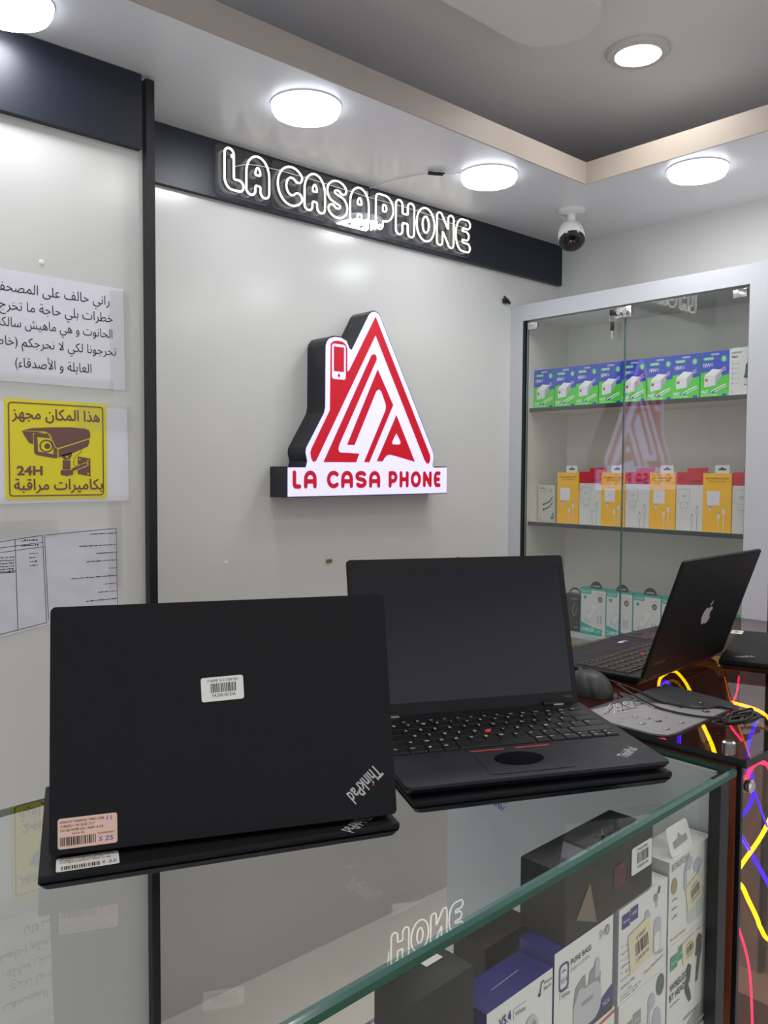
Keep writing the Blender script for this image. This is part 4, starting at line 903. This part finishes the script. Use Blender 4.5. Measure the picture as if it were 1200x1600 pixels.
G().rect(tpx0+.001, .145, -.1395, -.1372, REDP, B2, z=.0008).rect(.160, tpx1-.001, -.1395, -.1372, REDP, B2, z=.0008).build('button_stripe', tpo)['label'] = 'two red button stripes'
G().line([(.230, -.140), (.242, -.140), (.242, -.152)], .0006, BPLAST, B2, z=.0003).rect(.222, .2235, -.165, -.203, BPLAST, B2, z=.0003).build('deck_seam', b2)
brand(b2, B2 @ T((W2-.046, -.196, 0)) @ Matrix.Rotation(math.radians(38), 4, 'Z'), .036)
# upright laptop on the smoky counter, seen from behind
ZS = 1.0502
W3, H3, D3, yw3 = .3126, .2094, .2133, 3.207
u3 = Vector((math.cos(math.radians(yw3)), math.sin(math.radians(yw3)), 0)); o3 = Vector((1.2181, .7218, ZS))+u3*W3
r3, b3, B3, lid3, Lf3 = laptop('convertible_laptop', 'black laptop with silver fruit emblem on lid, standing on smoky counter', FZ(o3.x, o3.y, ZS, yw3+180), W3, D3, H3, 71.21, .0155, .0125, .0155)
bezel(lid3, Lf3, W3, H3); keyboard(b3, B3, W3, D3, legend=True)
Bk3 = Lf3 @ T((W3, 0, -.006)) @ Matrix.Rotation(math.pi, 4, 'Y')
body = [(0, .30), (.10, .36), (.24, .40), (.38, .34), (.46, .24), (.36, .14), (.33, -.02), (.40, -.18), (.50, -.25), (.42, -.42), (.28, -.56), (.14, -.56), (.0, -.52), (-.14, -.56), (-.27, -.55), (-.42, -.36), (-.50, -.10), (-.47, .14), (-.34, .32), (-.18, .38)]
bs = [Vector((a, b, 0)) for a, b in body]; bs = smooth_pts(bs, 3, True)
leaf = [(.02, .44), (.04, .60), (.14, .72), (.24, .76), (.24, .62), (.16, .50)]
k3 = .034
G().poly([(.166+p.x*k3*1.05, .098+p.y*k3) for p in bs], SILV, Bk3, z=.0004).poly([(.166+a*k3*1.05, .098+b*k3) for a, b in leaf], SILV, Bk3, z=.0004).build('emblem', lid3)['label'] = 'silver fruit-shaped emblem'
G().text('Lenovo', .020, .022, .040, .008, mat('dim grey print'), Bk3, z=.0003).build('faint_lettering', lid3)
for x in (.02, W3-.05): G().box(x, x+.026, -.004, .004, .009, .0145, SHELFE, .0015).build('hinge', r3)
G().rect(.055, .070, -.176, -.168, STICK, B3, z=.0006).rect(.040, .052, -.178, -.166, mat('blue sticker', (130, 140, 210), .4), B3, z=.0006).build('deck_sticker', b3)
# closed laptop at the right edge
rC, lC = closed('closed black laptop cut by the right edge, on smoky counter', FZ(1.432, .694, ZS, -71), .225, .32, .020)
HA3 = .020
sticker(lC, 'price_label', T((.012, .270, HA3)) @ Matrix.Rotation(math.radians(90), 4, 'Z'), .040, .022, STICK, 'white price label', [('I5 8EME 8 256', .006, .018, .028, .002), ('48,000 DA', .010, .003, .02, .003)], (.008, .033, .008, .0165))
brand(lC, T((.030, .030, HA3)) @ Matrix.Rotation(math.radians(40), 4, 'Z'), .034)

# ---------------------------------------------------------------- mouse, pad, cable
mp = thing('mouse_pad', 'dark mouse pad printed with water droplets, on smoky counter', 'mouse pad', T((1.10, .65, ZS)))
P = [(1.000, .66), (1.000, .575), (1.004, .562), (1.014, .554), (1.031, .551), (1.200, .557), (1.222, .563), (1.238, .578), (1.247, .605), (1.262, .700), (1.01, .70)]
P = [(a-1.10, b-.65) for a, b in P]
G().prism(P, 0, .0022, BPLAST).build('rubber_base', mp)
PADD = mat('charcoal pad tone', (58, 60, 62), .55, noise=.1, nscale=12); PADL = mat('silver grey pad tone', (148, 146, 150), .5, noise=.1, nscale=12); DRK = mat('droplet shadow print', (24, 26, 28), .4); LGT = mat('droplet highlight print', (215, 215, 220), .3)
ctr = (.02, -.0)
Q = [(a*.985+.0003, b*.985) for a, b in P]
g = G().poly(Q, PADD, z=.0024)
g.poly([(-.094, .015), (-.094, -.076), (-.084, -.091), (-.069, -.094), (.088, -.089), (.080, -.060), (.045, -.005), (.02, .035), (-.08, .045)], PADL, z=.0026)  # paler tone over the near left part of the pad
rnd = random.Random(11)
for i in range(34):
    x, y = rnd.uniform(-.085, .14), rnd.uniform(-.085, .045)
    if x > .10 and y < -.06: continue
    s = rnd.uniform(.0015, .0052); g.ell(x, y, s*1.2, s, DRK, z=.0028, n=16).ell(x-.0006, y+.0005, s*1.0, s*.8, PADL if x < .03 else PADD, z=.0029, n=16).ell(x+s*.2, y+s*.35, s*.5, s*.28, LGT, z=.0030, n=10)
for i in range(16):
    x = rnd.uniform(-.06, .05); g.line([(x, .005+rnd.uniform(0, .02)), (x+rnd.uniform(.02, .06), rnd.uniform(.0, .045))], .0012, LGT if i % 2 else DRK, z=.0031)
g.build('printed_surface', mp)
ms = thing('computer_mouse', 'black wired mouse lying behind the middle open laptop', 'mouse', FZ(1.135, .765, ZS, 62))
def mouse_mesh(sc, z0, g, m):
    V = []; F = []; nu, nv = 28, 10
    for j in range(nv+1):
        ph = math.pi/2*j/nv
        for i in range(nu):
            a = 2*math.pi*i/nu; ce, se = math.cos(a), math.sin(a)
            x = .056*math.copysign(abs(ce)**.8, ce)*math.cos(ph)**.7*sc; y = .031*math.copysign(abs(se)**.85, se)*math.cos(ph)**.7*sc
            h_ = .033-4.2*x*x-.09*x
            V.append((x, y, z0+h_*math.sin(ph)))
    for j in range(nv):
        for i in range(nu): F.append((j*nu+i, j*nu+(i+1) % nu, (j+1)*nu+(i+1) % nu, (j+1)*nu+i))
    F.append(tuple(range(nu-1, -1, -1))); g.add(V, F, m, None, True)
g = G(); mouse_mesh(1, .001, g, mat('satin black mouse', (20, 22, 26), .45)); g.build('shell', ms)
g = G(); g.tube([(.018, 0, .0300), (.030, 0, .0275), (.042, 0, .0215)], .0009, BPLAST, n=6).build('button_seam', ms)
G().lathe([(0, .004), (.007, .0035), (.008, 0), (.007, -.0035), (0, -.004)], mat('grey rubber wheel', (50, 50, 54), .5), T((.026, 0, .0235)) @ Matrix.Rotation(math.radians(90), 4, 'X'), 20).build('scroll_wheel', ms)
zc = 1.0552
g = G()
g.tube([(1.165, .815, zc), (1.20, .80, zc), (1.203, .765, zc), (1.177, .696, zc), (1.150, .640, zc), (1.160, .590, zc), (1.192, .575, zc), (1.198, .555, zc-.002), (1.185, .532, zc), (1.162, .522, zc)], .0017, BPLAST, sub=8, n=6)
g.tube([(1.185, .742, zc+.002), (1.145, .690, zc+.003), (1.118, .630, zc), (1.118, .575, zc), (1.142, .540, zc), (1.155, .526, zc)], .0017, BPLAST, sub=8, n=6)
rnd = random.Random(5); pts = []
for i in range(44):
    a = i*2*math.pi/9; w_ = rnd.uniform(.75, 1.15); ca, sa = .042*math.cos(a)*w_, .014*math.sin(a)*w_
    th = math.radians(-25+i*.9); pts.append((1.138+ca*math.cos(th)-sa*math.sin(th), .517+ca*math.sin(th)+sa*math.cos(th), zc+.002+i*.00016+rnd.uniform(0, .0012)))
g.tube(pts, .0016, BPLAST, sub=5, n=6)
tag(g.build('mouse_cable'), 'black mouse cable wound in a bundle at the pad corner', 'cable')
